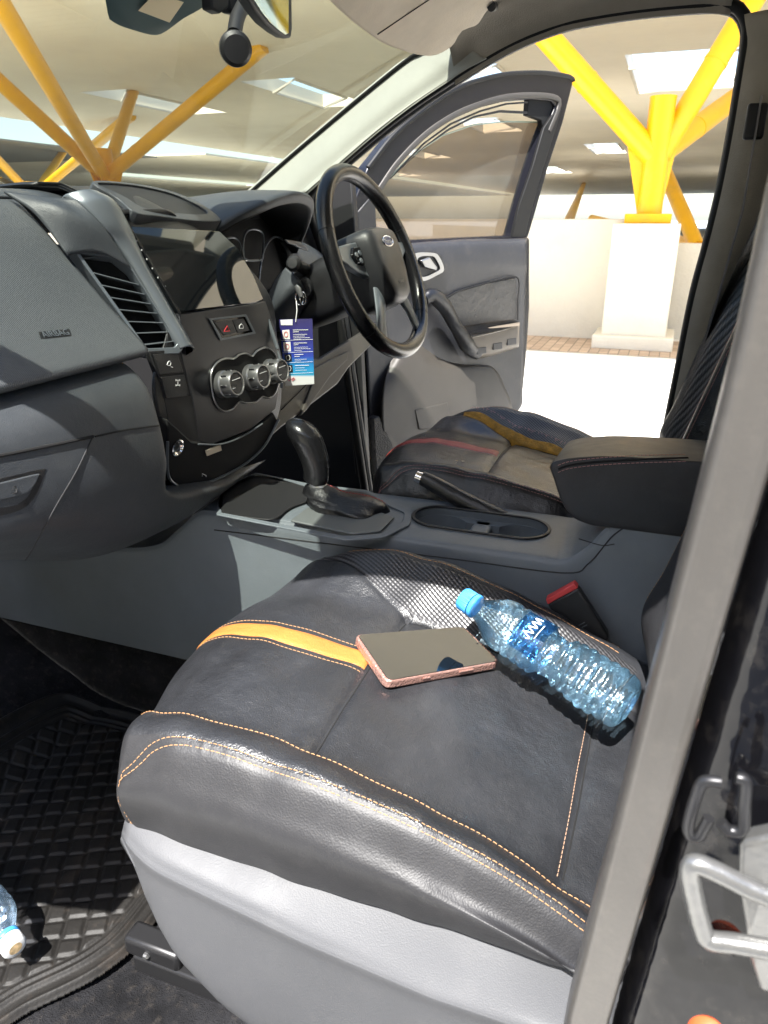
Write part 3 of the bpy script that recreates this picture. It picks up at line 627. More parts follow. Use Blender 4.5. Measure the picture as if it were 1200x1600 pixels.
# ---- belt buckle
o = P(884, 918, x=.052); bd = norm(A(-.004, -.30, -.95)); bw = norm(A(.12, .93, -.32)); bn = norm(np.cross(bw, bd)); bw = np.cross(bd, bn)
# receiver leans back beside the console
c1, c2 = P(858, 938, x=.05), P(905, 912, x=.05); ex = norm(c2 - c1); c3 = P(955, 1000, x=.05); mid = (c1 + c2) / 2; dn = norm(P(928, 1005, x=.05) - mid); Wd = np.linalg.norm(c2 - c1)
bk = MB().prism([c1, c2, c2 + dn * .085 + ex * .004, c2 + dn * .10 - ex * .008, c1 + dn * .10 + ex * .004, c1 + dn * .012], (-.016, 0, 0)).build('belt_buckle', M['dark'], T, bevel=.003)
MB().prism([c1 + A(-.001, 0, 0), c2 + A(-.001, 0, 0), c2 - dn * .009 - ex * .002 + A(-.001, 0, 0), c1 - dn * .009 + ex * .002 + A(-.001, 0, 0)], (-.014, 0, 0)).build('release_button', M['redbtn'], bk, bevel=.0015)
for k, (a_, w_) in enumerate(((.050, .016), (.055, .018), (.064, .010), (.070, .010))): MB().box(mid + dn * a_ + A(-.0165, 0, 0) + ex * .002, .001, w_, .0012, ax=[A(1, 0, 0), ex, dn]).build('moulded_mark', M['cowl'], bk, bevel=0)
MB().tube([mid + dn * .09, mid + dn * .17], .008, 10, flat=((1, 0, 0), .3)).build('buckle_stalk', M['void'], bk)

# ---- dashboard: passenger side
DX = [-.72, -.55, -.38, -.22, -.11, -.035]
def drow(y, z, bow=.0):
    k = np.interp(z, [1.24, 1.27, 1.32, 1.40, 1.45, 1.47], [-.066, -.066, -.072, -.082, -.085, -.07])
    return [A(x if x < -.2 else x + (k + .035) * (x + .22) / .185, y, z) for x in DX]
prof_u = [(1.34, 1.45), (1.10, 1.468), (.96, 1.470), (.885, 1.458), (.838, 1.425), (.795, 1.375), (.745, 1.315), (.702, 1.268), (.690, 1.252), (.700, 1.243)]
dash = MB().grid(loft([drow(y, z) for y, z in prof_u], 90, 60)).build('dashboard', M['airbag'], T, solid=.004, angle=70, label='grey dashboard with ribbed airbag panel')
def lrow(y, z):
    k = np.interp(z, [.90, .97, 1.035, 1.25], [1, 1, 0, 0]); b = 1 - k
    xs = [-.72, -.5, -.3, -.18, -.13 + .10 * k, -.105 + .17 * k, -.094 + .25 * k, -.088 + .32 * k, -.080 + .40 * k]
    ds = [0, 0, 0, 0, 0, .0015 * b + .004 * k, .008 * b + .010 * k, .020 * b + .02 * k, .05 * b + .03 * k]
    return [A(x, y + d, z + .13 * min(1, max(0, (-x - .14) / .30)) * min(1, max(0, (1.12 - z) / .14))) for x, d in zip(xs, ds)]
low1 = MB().grid(loft([lrow(y, z) for y, z in [(.745, 1.246), (.712, 1.240), (.690, 1.228), (.668, 1.200), (.656, 1.15), (.652, 1.10), (.655, 1.05), (.668, 1.005), (.70, .968), (.76, .944), (.86, .930), (1.0, .925), (1.25, .925)]], 110, 80)).build('lower_panel', M['plastic'], dash, angle=70)
td = bvh(low1); tu = bvh(dash)
def gap(px, r=.0012, m='void', tree=td, par=dash, n=50, name='panel_gap', lift=.0002): return MB().tube(onpath(tree, px, n, lift), r, 6).build(name, M[m], par)
gap([(-60, 722), (0, 712), (70, 698), (145, 682)], .0022); gap([(145, 682), (120, 735), (85, 795), (48, 862), (30, 888)], .0011, 'soft'); gap([(148, 682), (200, 671), (262, 663)], .0013)
# glove box latch recess
hp = onpath(td, [(-40, 757), (0, 748), (60, 734), (72, 733)], 20, .0004) + onpath(td, [(68, 745), (55, 775), (35, 795), (0, 806), (-40, 815)], 30, .0004)
MB().prism(hp, (0, .006, 0)).build('latch_recess', M['dark'], dash)
hp2 = onpath(td, [(-40, 762), (0, 754), (50, 742), (62, 740)], 20, .0015) + onpath(td, [(55, 756), (40, 772), (0, 782), (-40, 788)], 30, .0015)
MB().prism(hp2, (0, .004, 0)).build('glovebox_handle', M['plastic'], dash, bevel=.002)
MB().tube(onpath(td, [(16, 766), (19, 760), (23, 763), (22, 770), (17, 771)], 20, .003), .0006, 5).build('lock_ring', M['soft'], dash)
# airbag marking in a small recess
ap = [hit(tu, u, v) for u, v in [(60, 519), (108, 514), (112, 525), (64, 530)]]
MB().prism([a[0] + a[1] * .0004 for a in ap], (0, .003, 0)).build('badge_recess', M['dark'], dash)
text('AIRBAG', (ap[0][0] + ap[2][0]) / 2 + ap[0][1] * .0012, ap[1][0] - ap[0][0], ap[0][0] - ap[3][0], .0125, M['cowl'], dash)
# second moulded crease on the upper dash beside the centre stack
# ---- centre stack body
SX = [-.045, .0, .08, .16, .25, .31, .345]
sp = [(1.25, 1.45), (.99, 1.474), (.90, 1.476), (.865, 1.470), (.80, 1.440), (.792, 1.424), (.716, 1.292), (.704, 1.20), (.700, 1.12), (.712, 1.055), (.75, 1.0), (.80, .96), (.90, .94), (1.1, .93)]
G = loft([[A(max(x, .016) if z > 1.23 else x, y - .004 + .07 * max(0, abs(x - .15) - .15) ** 1.0 + (.0 if z < 1.43 else .35 * max(0, x - .12) ** 1.5), z - (.0 if z < 1.40 else .28 * max(0, x - .16))) for x in SX] for y, z in sp], 120, 50)
stack = MB().grid(G).build('centre_stack', M['dark'], T, solid=.004, angle=50)
tsk = bvh(stack)
S1 = Plane((.04, .783, 1.42), (.23, -.018, -.010), (0, -.077, -.125)); S2 = Plane((.04, .704, 1.292), (.23, -.018, -.006), (0, -.012, -.19)); S3 = Plane((.04, .695, 1.10), (.23, -.018, -.006), (0, .03, -.14))
def plate(name, pl, px, o1, th, m, par, bevel=.0015, smoothn=0, **k):
    px = crs([A(*p) for p in px], smoothn, True) if smoothn else px
    return MB().prism(pl.pts(px, o1), -pl.n * th).build(name, M[m] if isinstance(m, str) else m, par, bevel=bevel, **k)
# grey satin cowl hugging the stack's near side, from the tray down to the chrome clip
CP = [P(u, v, x=x) for u, v, x in [(150, 301, -.015), (176, 316, .0), (198, 352, .014), (214, 388, .020), (238, 436, .025), (283, 513, .032), (301, 545, .036)]]
CQ = [P(u, v, x=x) for u, v, x in [(100, 306, -.050), (128, 322, -.046), (158, 352, -.034), (182, 382, -.016), (212, 424, -.004), (266, 520, .010), (280, 545, .014)]]
Cm = [(a + b) / 2 + A(-.003, -.007, .004) for a, b in zip(CP, CQ)]
Cb = [b + A(.018, .013, -.003) for b in CQ]; Ca = [a + A(.016, .011, -.004) for a in CP]
surf('side_cowl', [Ca, CP, Cm, CQ, Cb], M['cowl'], stack, 40, 60, solid=.003, angle=70)
cb = [P(u, v, x=.034) for u, v in [(277, 548), (300, 541), (303, 549), (283, 562)]]; MB().prism(cb, (0, .01, 0)).build('cowl_clip', M['silver'], stack, bevel=.001)
# tray above the screen
S0 = Plane((.04, .792, 1.428), (.23, -.006, -.030), (0, .07, .042))
to = [(138, 299), (200, 300), (262, 311), (305, 329), (335, 349), (340, 357), (300, 358), (240, 352), (205, 347), (178, 325)]
ti = [(146, 303), (200, 304), (258, 315), (297, 331), (318, 345), (300, 349), (245, 345), (212, 338), (188, 323)]
MB().ring(crs(to, 70, True) @ np.eye(2) if 0 else [S0.p(*q) + S0.n * .0165 for q in crs([A(*p) for p in to], 70, True)], [S0.p(*q) + S0.n * .018 for q in crs([A(*p) for p in ti], 70, True)], -S0.n * .02, 90).build('tray_rim', M['plastic'], stack, bevel=.0015)
MB().prism([S0.p(*q) + S0.n * .0145 for q in crs([A(*p) for p in ti], 70, True)], -S0.n * .003).build('tray_liner', M['soft'], stack)
# screen
scr = plate('screen', S1, [(203, 353), (343, 361), (372, 388), (396, 430), (412, 468), (400, 473), (283, 487), (270, 470)], .006, .010, 'screen', stack)
for k in range(7):
    q = S1.p(207 + k * 7.3 + k * k * .18, 362 + k * 13.4 + k * .9, .0066); MB().box(q, .0045, .001, .0022).build('touch_icon', M['wprint'], scr)
MB().tube([S1.p(u, v, .006) for u, v in [(201, 352), (240, 420), (281, 490)]], .0022, 8).build('screen_edge', M['gloss'], stack)
# face below the screen
fp = [(281, 490), (400, 474), (415, 470), (432, 520), (441, 560), (440, 590), (431, 640), (390, 672), (330, 695), (312, 690), (300, 620), (284, 560)]
face = plate('fascia_panel', S2, fp, .004, .012, 'gloss', stack, .002)
face.data.materials.clear(); face.data.materials.append(mat('satin_black_fascia', (.016, .016, .018), .30, bump=[('voronoi', 900, .0001)]))
plate('switch_column', S2, [(233, 549), (282, 546), (300, 610), (314, 692), (262, 700), (262, 652), (252, 600)], .003, .01, 'soft', stack, .001)
plate('differential_switch', S2, [(240, 554), (277, 551), (287, 582), (250, 586)], .005, .006, 'dark', stack, .001); plate('differential_switch', S2, [(252, 589), (288, 585), (296, 618), (260, 623)], .005, .006, 'dark', stack, .001)
def icon(pl, o, pts, m=None, r=.0006, off=.0056): MB().tube([pl.p(o[0] + x, o[1] + y, off) for x, y in pts], r, 5).build('icon', m or M['wprint'], stack)
icon(S2, (264, 567), [(-3, 3), (-1, -2), (1, -3), (3, 0), (2, 4), (-2, 4)]); icon(S2, (266, 572), [(1, 1), (4, 2)])
for g in ([(-3, -4), (3, -4)], [(-3, 4), (3, 4)], [(0, -4), (0, 4)], [(-3, -5.5), (-3, -2.5)], [(3, -5.5), (3, -2.5)], [(-3, 2.5), (-3, 5.5)], [(3, 2.5), (3, 5.5)]): icon(S2, (278, 598), g, r=.0004)
# hazard switch
hz = plate('hazard_switch', S2, [(329, 500), (372, 495), (383, 494), (397, 520), (354, 530), (345, 529)], .0055, .004, 'gloss', stack, .001)
plate('switch_key', S2, [(335, 504), (362, 500), (370, 520), (350, 524)], .0068, .003, 'dark', hz, .0008); plate('switch_key', S2, [(364, 500), (381, 498), (390, 516), (372, 520)], .0068, .003, 'dark', hz, .0008)
icon(S2, (355, 514), [(-5, 4), (0, -5), (4, 3), (-5, 4)], M['rprint'], .0006, .0075); icon(S2, (377, 510), [(-3, 3), (-3, -1), (0, -4), (3, -1), (3, 3), (-3, 3)], None, .0006, .0075)
MB().ring([S2.p(*q, .0055) for q in [(326, 498), (384, 491), (399, 521), (344, 532)]], [S2.p(*q, .0055) for q in [(330, 500), (382, 494), (395, 519), (346, 529)]], S2.n * .0015, 60).build('bezel', M['cowl'], hz)
# heater controls
kc = [(348, 601, 27), (391, 590, 26), (421, 581, 25)]
cl_ = [(330, 600), (331, 580), (340, 566), (352, 560), (366, 560), (374, 554), (384, 552), (394, 556), (402, 548), (414, 543), (426, 549), (434, 566), (436, 590), (431, 612), (421, 622), (410, 620), (400, 628), (385, 630), (374, 628), (362, 640), (348, 642), (336, 628)]
cc = [S2.p(*q, .006) for q in crs([A(*p) for p in cl_], 120, True)]
MB().prism(cc, -S2.n * .003).build('heater_recess', M['void'], stack); MB().tube(cc, .0016, 8, closed=True).build('heater_bezel', M['silver'], stack)
for i, (u, v, r) in enumerate(kc):
    c = S2.p(u - 3, v, .004); ax = norm(S2.n + A(0, 0, .10)); R_ = .0225
    kb = MB().lathe([(R_ * 1.02, 0), (R_ * 1.02, .012), (R_ * .94, .014), (R_ * .96, .030), (R_ * .90, .034), (R_ * .80, .034), (R_ * .78, .031), (0, .031)], c, ax, 48).build('heater_knob', M['silver'], stack)
    MB().lathe([(R_ * .77, .0312), (R_ * .70, .0325), (0, .0328)], c, ax, 40).build('knob_face', M['dark'], kb)
    for k in (-.3, .3): MB().box(c + ax * .033 + A(0, 0, k * R_), R_ * 1.1, .0008, .0009).build('marking', M['wprint'], kb)
    for a in np.linspace(0, 2 * np.pi, 9)[:-1]:
        e = norm(np.cross(ax, A(0, 0, 1))); g = np.cross(ax, e); MB().box(c + ax * .022 + (e * math.cos(a) + g * math.sin(a)) * R_ * .955, .003, .012, .003, ax=[e, ax, g]).build('grip', M['chrome'], kb, bevel=.0006)
# lower bin with curved chrome-edged lip, lighter socket
bl = plate('storage_bin', S3, [(262, 655), (300, 690), (345, 695), (400, 668), (428, 645), (436, 660), (420, 690), (390, 722), (340, 748), (300, 760), (272, 756), (262, 735)], .012, .03, 'void', stack, .003, 0)
MB().tube([S3.p(u, v, .014) for u, v in crs([A(*p) for p in [(262, 690), (262, 735), (270, 754), (292, 762), (330, 752), (378, 728), (412, 698), (436, 655)]], 60)], .0022, 8).build('bin_lip', M['cowl'], stack)
MB().tube([S3.p(u, v, .014) for u, v in crs([A(*p) for p in [(310, 694), (345, 694), (378, 682), (410, 662)]], 30)], .0014, 8).build('bin_lip', M['cowl'], stack)
c = S3.p(276, 699, .013); MB().lathe([(.0125, 0), (.0135, .003), (.0115, .004), (.0095, .001), (0, -.004)], c, S3.n, 32).build('lighter_socket', M['chrome'], stack)
icon(S3, (319, 742), [(-3, 2), (-3, -2), (3, 1), (3, 3)], None, .0006, .0145)
plate('usb_socket', S3, [(322, 704), (345, 695), (347, 704), (324, 713)], .014, .003, 'visor', stack, .0008)
# silver strakes on the far side of the stack
for pts, r in (([(349, 390), (375, 430), (398, 465), (418, 500), (434, 545)], .0045), ([(434, 548), (441, 580), (440, 606)], .0035)):
    MB().tube([P(u, v, x=.275) for u, v in crs([A(*p) for p in pts], 40)], [r * .5, r, r, r * .8], 10, flat=((1, 0, 0), .6)).build('side_strake', M['cowl'], stack)
# ---- the near vertical air vent
V = [P(116, 390, x=-.072), P(178, 398, x=-.022), P(205, 420, x=-.012), P(281, 541, x=.014), P(276, 548, x=.008), P(230, 550, x=-.036)]
surf('vent_cheek', [[P(u, v, x=x) for u, v, x in r_] for r_ in ([(5, 298, -.10), (52, 332, -.098), (106, 398, -.090)], [(60, 306, -.078), (95, 330, -.080), (122, 396, -.076)], [(95, 309, -.060), (135, 345, -.058), (160, 396, -.045)], [(120, 312, -.050), (160, 352, -.040), (206, 420, -.014)])], M['plastic'], dash, 20, 20)
vn = norm(np.cross(V[3] - V[5], V[0] - V[5])); vn = vn if vn @ (CAM - V[0]) > 0 else -vn
vent = MB().prism([p - vn * .018 for p in V], -vn * .004).build('air_vent', M['void'], dash)
def inset(pts, k):
    c = np.mean(pts, 0); return [c + (p - c) * k for p in pts]
MB().ring([p + vn * .002 for p in inset(V, 1.07)], [p + vn * .003 for p in inset(V, .93)], -vn * .024, 90).build('vent_frame', M['cowl'], vent, bevel=.001)
for k in range(8):
    f = (k + .75) / 8.3; a = V[0] * (1 - f) + V[5] * f; b = V[2] * (1 - f) + V[3] * f if f > .12 else V[1]
    a, b = a * .97 + b * .03, a * .05 + b * .95; up = norm(np.cross(vn, b - a))
    MB().prism([a - vn * .001, b - vn * .001, b - vn * .016 + up * .004, a - vn * .016 + up * .004], up * .0016).build('vent_slat', M['cowl'], vent, bevel=.0004)
q = P(193, 461, x=.0); MB().box(q + vn * .004, .018, .012, .006, ax=[norm(V[3] - V[5]), vn, np.cross(norm(V[3] - V[5]), vn)]).build('vent_tab', M['cowl'], vent, bevel=.0012)
surf('dash_crest', [[A(x, y, z) for x in (-.16, -.10, -.04, .04)] for y, z in ((1.34, 1.447), (1.10, 1.466), (.96, 1.471), (.90, 1.465), (.875, 1.457))], M['plastic'], dash, 20, 20)
# ---- dash top and cowl panel below the windscreen
surf('dash_top', [[A(x, y, z) for x in (-.72, -.3, .16, .5, .92)] for y, z in ((.99, 1.462), (1.15, 1.462), (1.38, 1.445))], M['plastic'], dash, 20, 20)
# ---- instrument binnacle
lip = [P(u, v, x=x) for u, v, x in [(338, 358, .345), (362, 342, .37), (395, 325, .41), (440, 306, .48), (474, 303, .56), (490, 315, .63), (484, 345, .69), (468, 385, .72)]]
rowsB = []
for dy, dz, k in ((.006, -.014, .97), (.0, -.006, .99), (.0, 0, 1), (.012, .005, 1), (.06, .007, 1), (.14, .006, 1.0), (.30, -.01, 1)):
    c = A(.53, 0, 1.38); rowsB.append([A(c[0] + (p[0] - c[0]) * k, p[1] + dy, c[2] + (p[2] - c[2]) * k + dz) for p in lip])
binn = surf('instrument_hood', rowsB, M['plastic'], T, 60, 80, solid=.012, angle=60)
surf('hood_lining', [[A(p[0], p[1] + dy, p[2] - .014) for p in lip] for dy in (.006, .1, .22)], M['dark'], binn, 20, 60)
B = Plane((.52, .86, 1.36), (1, 0, 0), (0, .25, .97))
plate('cluster_panel', B, [(325, 350), (500, 330), (500, 480), (345, 490)], -.02, .004, 'void', binn, 0)
def pod(px, r=.0026, m='chrome', name='gauge_ring'):
    return MB().tube([B.p(*q, -.004) for q in crs([A(*p) for p in px], 60, True)], r, 8, closed=True).build(name, M[m], binn)
pod([(349, 380), (362, 371), (373, 378), (380, 402), (384, 440), (378, 452), (366, 440), (356, 412)], .0022, 'cowl'); pod([(381, 372), (388, 360), (402, 359), (411, 368), (411, 396), (407, 406), (385, 406), (380, 395)], .0024, 'cowl'); pod([(405, 450), (408, 410), (416, 383), (430, 370), (445, 378), (456, 400), (456, 440), (440, 465), (415, 468)], .0024, 'cowl')
MB().tube([B.p(u, v, -.004) for u, v in [(383, 407), (409, 406)]], .0018, 8).build('gauge_bar', M['silver'], binn)
# driver's end vent beside the binnacle and tan lower panels
surf('dash_end', [[P(u, v, x=x) for u, v, x in r] for r in ([(440, 378, .70), (470, 378, .78), (498, 392, .88)], [(450, 400, .70), (485, 405, .78), (515, 415, .88)], [(455, 450, .70), (500, 460, .80), (530, 470, .90)])], M['plastic'], dash, 20, 20)
E2 = Plane((.70, .83, 1.38), (1, .1, -.1), (0, .3, .9))
for k in range(2): plate('vent_slat', E2, [(446 + 12 * k, 374 + 4 * k), (470 + 8 * k, 378 + 6 * k), (474 + 8 * k, 386 + 6 * k), (452 + 12 * k, 380 + 5 * k)], .01, .004, 'cowl', dash, .0005)
Kp = Plane((.5, .80, 1.15), (1, -.12, 0), (0, .35, .93))
knee = plate('knee_panel', Kp, [(432, 560), (500, 560), (596, 500), (600, 520), (545, 575), (528, 600), (440, 668), (396, 706), (386, 700), (425, 640), (436, 600)], .0, .02, 'doort', dash, .004)
MB().tube([Kp.p(u, v, .001) for u, v in [(440, 640), (480, 600), (540, 552)]], .0012, 6).build('panel_gap', M['void'], knee)
plate('lower_bolster', Kp, [(490, 575), (545, 548), (543, 562), (515, 590), (480, 640), (470, 650), (488, 600)], .006, .01, 'doort', knee, .002)
# ---- steering column and wheel
ct = P(535, 258, x=.535); cbm = P(640, 560, x=.535); WC = (ct + cbm) / 2; up_ = norm(ct - cbm); wn_ = norm(np.cross(A(1, 0, 0), up_)); wn_ = wn_ if wn_[1] < 0 else -wn_
RW = np.linalg.norm(ct - cbm) / 2 - .014
ex = norm(A(1, -.045, 0)); wn_ = norm(np.cross(ex, up_)); wn_ = wn_ if wn_[1] < 0 else -wn_
def WP(a, r, h=0): return WC + (ex * math.cos(a) + up_ * math.sin(a)) * r + wn_ * h
col = MB(); prs = []
for h, r, dz in ((-.035, .046, 0), (-.05, .062, -.004), (-.09, .068, -.010), (-.15, .066, -.014), (-.22, .060, -.016), (-.32, .055, -.02)):
    a = np.linspace(0, 2 * np.pi, 48, endpoint=False); sq = (np.abs(np.cos(a)) ** 4 + np.abs(np.sin(a)) ** 4) ** -.25
    prs.append(WC + wn_ * h + A(-.005, 0, dz) + np.outer(np.cos(a) * sq, ex) * r + np.outer(np.sin(a) * sq, up_) * r * .92)
column = MB().grid(cru(np.array(prs), 40), cv=True).build('steering_column', M['dark'], T, angle=60)
tcol = bvh(column)
# stalk pointing to the near side, ignition boss
sb = P(476, 420, x=.47); se = P(459, 412, x=.405)
MB().tube([sb, (sb + se) / 2, se], [.012, .0095, .012], 20).build('stalk', M['soft'], column); MB().lathe([(.0, .010), (.010, .009), (.0145, .004), (.0150, -.006), (.012, -.016)], se, norm(se - sb), 28).build('stalk_knob', M['soft'], column)
MB().lathe([(.022, 0), (.024, .012), (.019, .018), (0, .018)], P(472, 450, x=.455), norm(A(-.9, -.4, 0)), 28).build('ignition_lock', M['dark'], column)
surf('shroud_cheek', [[P(u, v, x=x) for u, v, x in r] for r in ([(412, 478, .42), (428, 440, .425), (446, 418, .43)], [(418, 500, .42), (440, 470, .41), (470, 440, .42)], [(425, 520, .46), (452, 512, .46), (485, 470, .465)])], M['plastic'], column, 20, 20)
a_ = np.linspace(0, 2 * np.pi, 140, endpoint=False)
wheel = MB().tube([WP(a, RW * (1.0 if math.sin(a) > -.8 else 1 - .03 * (-math.sin(a) - .8) / .2)) for a in a_], .0162, 22, closed=True).build('steering_wheel', mat('polished_rim_leather', (.008, .008, .009), .24, bump=[('voronoi', 620, .0002)], var=(12, .2)), T, angle=80, label='black leather steering wheel seen from the passenger side')
for a in (math.radians(158), math.radians(22), math.radians(-40), math.radians(-140)):
    MB().tube([WP(a + k * .0025, RW, 0) + (ex * math.cos(a + k * .0025) + up_ * math.sin(a + k * .0025)) * 0 for k in (-1, 1)], .0166, 22).build('rim_seam', M['void'], wheel)
# airbag hub
def pad(name, scale, h0, h1, m, out):
    px = crs([A(x, y, 0) for x, y in out], 60, True)[:, :2]; rings = []
    for s_, h in ((1.0, h0), (1.0, h0 + (h1 - h0) * .5), (.96, h0 + (h1 - h0) * .8), (.86, h1 - .003), (.6, h1), (.25, h1 + .001)): rings.append([WC + ex * p[0] * s_ * scale + up_ * p[1] * s_ * scale + wn_ * h for p in px])
    mb = MB().grid(np.array(rings), cv=True); k = len(mb.v) - 60; mb.f.append(tuple(k + j for j in range(60))); mb.m.append(0); return mb.build(name, m, wheel, angle=60)
pad('airbag_cover', 1.12, -.04, .038, mat('hub_plastic', (.020, .021, .023), .42, bump=[('voronoi', 900, .0003)]), [(-.062, .050), (-.03, .062), (.03, .062), (.062, .050), (.064, .0), (.050, -.05), (.030, -.078), (-.030, -.078), (-.050, -.05), (-.064, .0)])
for sgn in (-1, 1):
    MB().prism([WC + ex * sgn * x + up_ * y + wn_ * .004 for x, y in [(.055, .048), (.10, .046), (.168, .040), (.172, .020), (.12, -.004), (.062, -.026)]], -wn_ * .014).build('side_spoke', M['cowl'], wheel, bevel=.003)
    MB().prism([WC + ex * sgn * x + up_ * y + wn_ * .010 for x, y in [(.074, .036), (.105, .036), (.118, .022), (.108, .006), (.078, .0)]], -wn_ * .008).build('button_pad', M['gloss'], wheel, bevel=.002)
    for bx_, by_ in ((.086, .024), (.103, .021), (.091, .009)): MB().lathe([(.0055, 0), (.005, .002), (0, .0025)], WC + ex * sgn * bx_ + up_ * by_ + wn_ * .010, wn_, 16).build('button', M['cowl'], wheel)
    MB().tube([WC + ex * sgn * x + up_ * y + wn_ * h for x, y, h in [(.045, -.055, .004), (.075, -.10, .004), (.098, -.145, .0)]], [.022, .017, .018], 14, flat=(wn_, .35)).build('lower_spoke', M['cowl'], wheel)
MB().tube([WC + ex * sgn * x + up_ * y + wn_ * .004 for sgn in (1,) for x, y in [(.058, .05), (.066, 0), (.052, -.055), (.03, -.086), (-.03, -.086), (-.052, -.055), (-.066, 0), (-.058, .05)]], .0022, 8).build('hub_trim', M['silver'], wheel)
bo = WC + up_ * .034 + wn_ * .0385
MB().add(*(lambda R1: ([bo + ex * .024 * math.cos(a) + up_ * .0105 * math.sin(a) + wn_ * h for h in (0, .0012) for a in np.linspace(0, 2 * np.pi, 40, endpoint=False)], [tuple(range(40, 80))] + [(i, (i + 1) % 40, (i + 1) % 40 + 40, i + 40) for i in range(40)]))(0)).build('badge', mat('badge_blue', (.05, .07, .16), .2, metal=.4), wheel, angle=40)
MB().tube([bo + ex * .024 * math.cos(a) + up_ * .0105 * math.sin(a) + wn_ * .001 for a in np.linspace(0, 2 * np.pi, 50, endpoint=False)], .0012, 8, closed=True).build('badge_rim', M['chrome'], wheel)
text('Ford', bo + wn_ * .0014, ex, up_, .0150, M['silver'], wheel); text('AIRBAG', WC - up_ * .048 + wn_ * .0388, ex, up_, .008, M['cowl'], wheel)
# ---- driver's door, swung open
H_, T_ = A(.97, .95, 1.4), A(1.78, .49, 1.4)
DE = norm(T_ - H_); DN = norm(np.cross(DE, A(0, 0, 1))); DN = DN if DN @ (CAM - H_) > 0 else -DN
DP = Plane(H_, DE, (0, 0, 1))
def dp(px, off=0, n=0, closed=True): return [DP.p(u, v, off) for u, v in (crs([A(*p) for p in px], n, closed) if n else px)]
door = MB().prism(dp([(545, 384), (600, 380), (700, 374), (829, 370), (829, 480), (824, 560), (818, 620), (806, 650), (770, 668), (720, 700), (660, 760), (640, 830), (590, 830), (560, 800), (548, 600)], -.02), -DN * .11).build('front_door', M['frame'], T, bevel=.012, label='open driver door with half-lowered window')
rowsD = [dp([(556, 392), (620, 381), (720, 374), (824, 372)], -.028), dp([(556, 398), (620, 388), (720, 381), (824, 379)], .004), dp([(560, 425), (640, 415), (720, 412), (824, 410)], .014), dp([(568, 460), (640, 455), (740, 446), (822, 436)], .004), dp([(570, 520), (660, 520), (745, 515), (820, 505)], .0), dp([(575, 600), (660, 605), (740, 600), (816, 600)], .002), dp([(580, 690), (660, 690), (720, 680), (806, 646)], .0), dp([(590, 800), (620, 810), (640, 790), (700, 712)], -.004), dp([(592, 815), (622, 825), (650, 800), (705, 720)], -.03)]
trim = MB().grid(loft(rowsD, 70, 60)).build('trim_panel', M['doorp'], door, angle=60, solid=.003)
# moulded lower pocket, speaker grille
pock = MB().grid(loft([dp([(612, 560), (640, 532), (690, 560), (735, 575)], -.006), dp([(600, 600), (640, 560), (690, 580), (770, 575)], .022), dp([(596, 640), (640, 620), (700, 620), (790, 610)], .034), dp([(600, 690), (650, 680), (700, 670), (800, 640)], .030), dp([(620, 770), (650, 740), (700, 700), (795, 652)], .020), dp([(630, 800), (665, 760), (705, 715), (780, 668)], -.004)], 50, 50)).build('door_pocket', M['doort'], door, angle=60, solid=.004)
spk = plate('speaker_grille', DP, [(584, 655), (592, 650), (612, 690), (632, 745), (640, 790), (625, 806), (600, 800), (588, 740)], .036, .03, mat('speaker_mesh', (.012, .011, .010), .6, bump=[('voronoi', 260, .003)]), door, .003)
plate('map_pocket_step', DP, [(648, 640), (700, 628), (705, 668), (655, 672)], .040, .01, 'doort', door, .004)
# leather insert, pull handle and armrest
plate('door_insert', DP, [(690, 470), (716, 455), (760, 442), (806, 433), (808, 470), (808, 500), (760, 506), (722, 512)], .012, .014, 'leather_drv', door, .004)
MB().tube(dp([(688, 471), (716, 456), (760, 443), (807, 433), (809, 470), (809, 500)], .014, 60, False), .0022, 8).build('insert_gap', M['void'], door)
MB().tube(dp([(664, 468), (676, 462), (694, 478), (712, 510), (732, 540), (748, 552)], .05, 40, False), [.018, .026, .024, .022, .030, .022], 20, flat=(DN, .8)).build('pull_handle', M['leather_drv'], door)
ar_ = MB().grid(loft([dp([(722, 522), (760, 512), (812, 503)], .0), dp([(724, 524), (760, 516), (812, 506)], .055), dp([(730, 532), (765, 524), (812, 514)], .068), dp([(740, 556), (770, 550), (811, 538)], .060), dp([(744, 562), (772, 555), (810, 543)], .0)], 30, 40)).build('door_armrest', mat('beige_armrest_plastic', (.15, .125, .095), .5, bump=[('voronoi', 800, .0003)]), door, angle=60, solid=.004)
plate('window_switch_panel', Plane(DP.p(760, 518, .03), DE, DN + A(0, 0, .1)), [(732, 518), (765, 510), (806, 503), (809, 509), (765, 520), (738, 526)], .010, .004, 'gloss', ar_, .001)
for u, v in ((755, 547), (780, 540), (802, 533)): plate('screw_recess', DP, [(u - 9, v - 3), (u + 5, v - 5), (u + 5, v + 5), (u - 9, v + 7)], .070, .004, 'doorp', ar_, .001)
# inner release handle
hr = plate('handle_recess', DP, [(640, 398), (680, 393), (690, 400), (697, 420), (690, 430), (655, 442), (640, 440)], .020, .008, 'dark', door, .003)
MB().ring(dp([(645, 399), (676, 395), (686, 402), (693, 420), (686, 428), (655, 438)], .023, 40), dp([(652, 404), (674, 400), (681, 406), (687, 419), (682, 424), (658, 432)], .023, 40), DN * .003, 60).build('handle_surround', M['silver'], door)
plate('door_handle', DP, [(658, 407), (672, 402), (684, 418), (682, 423), (664, 418)], .034, .010, 'silver', door, .003)
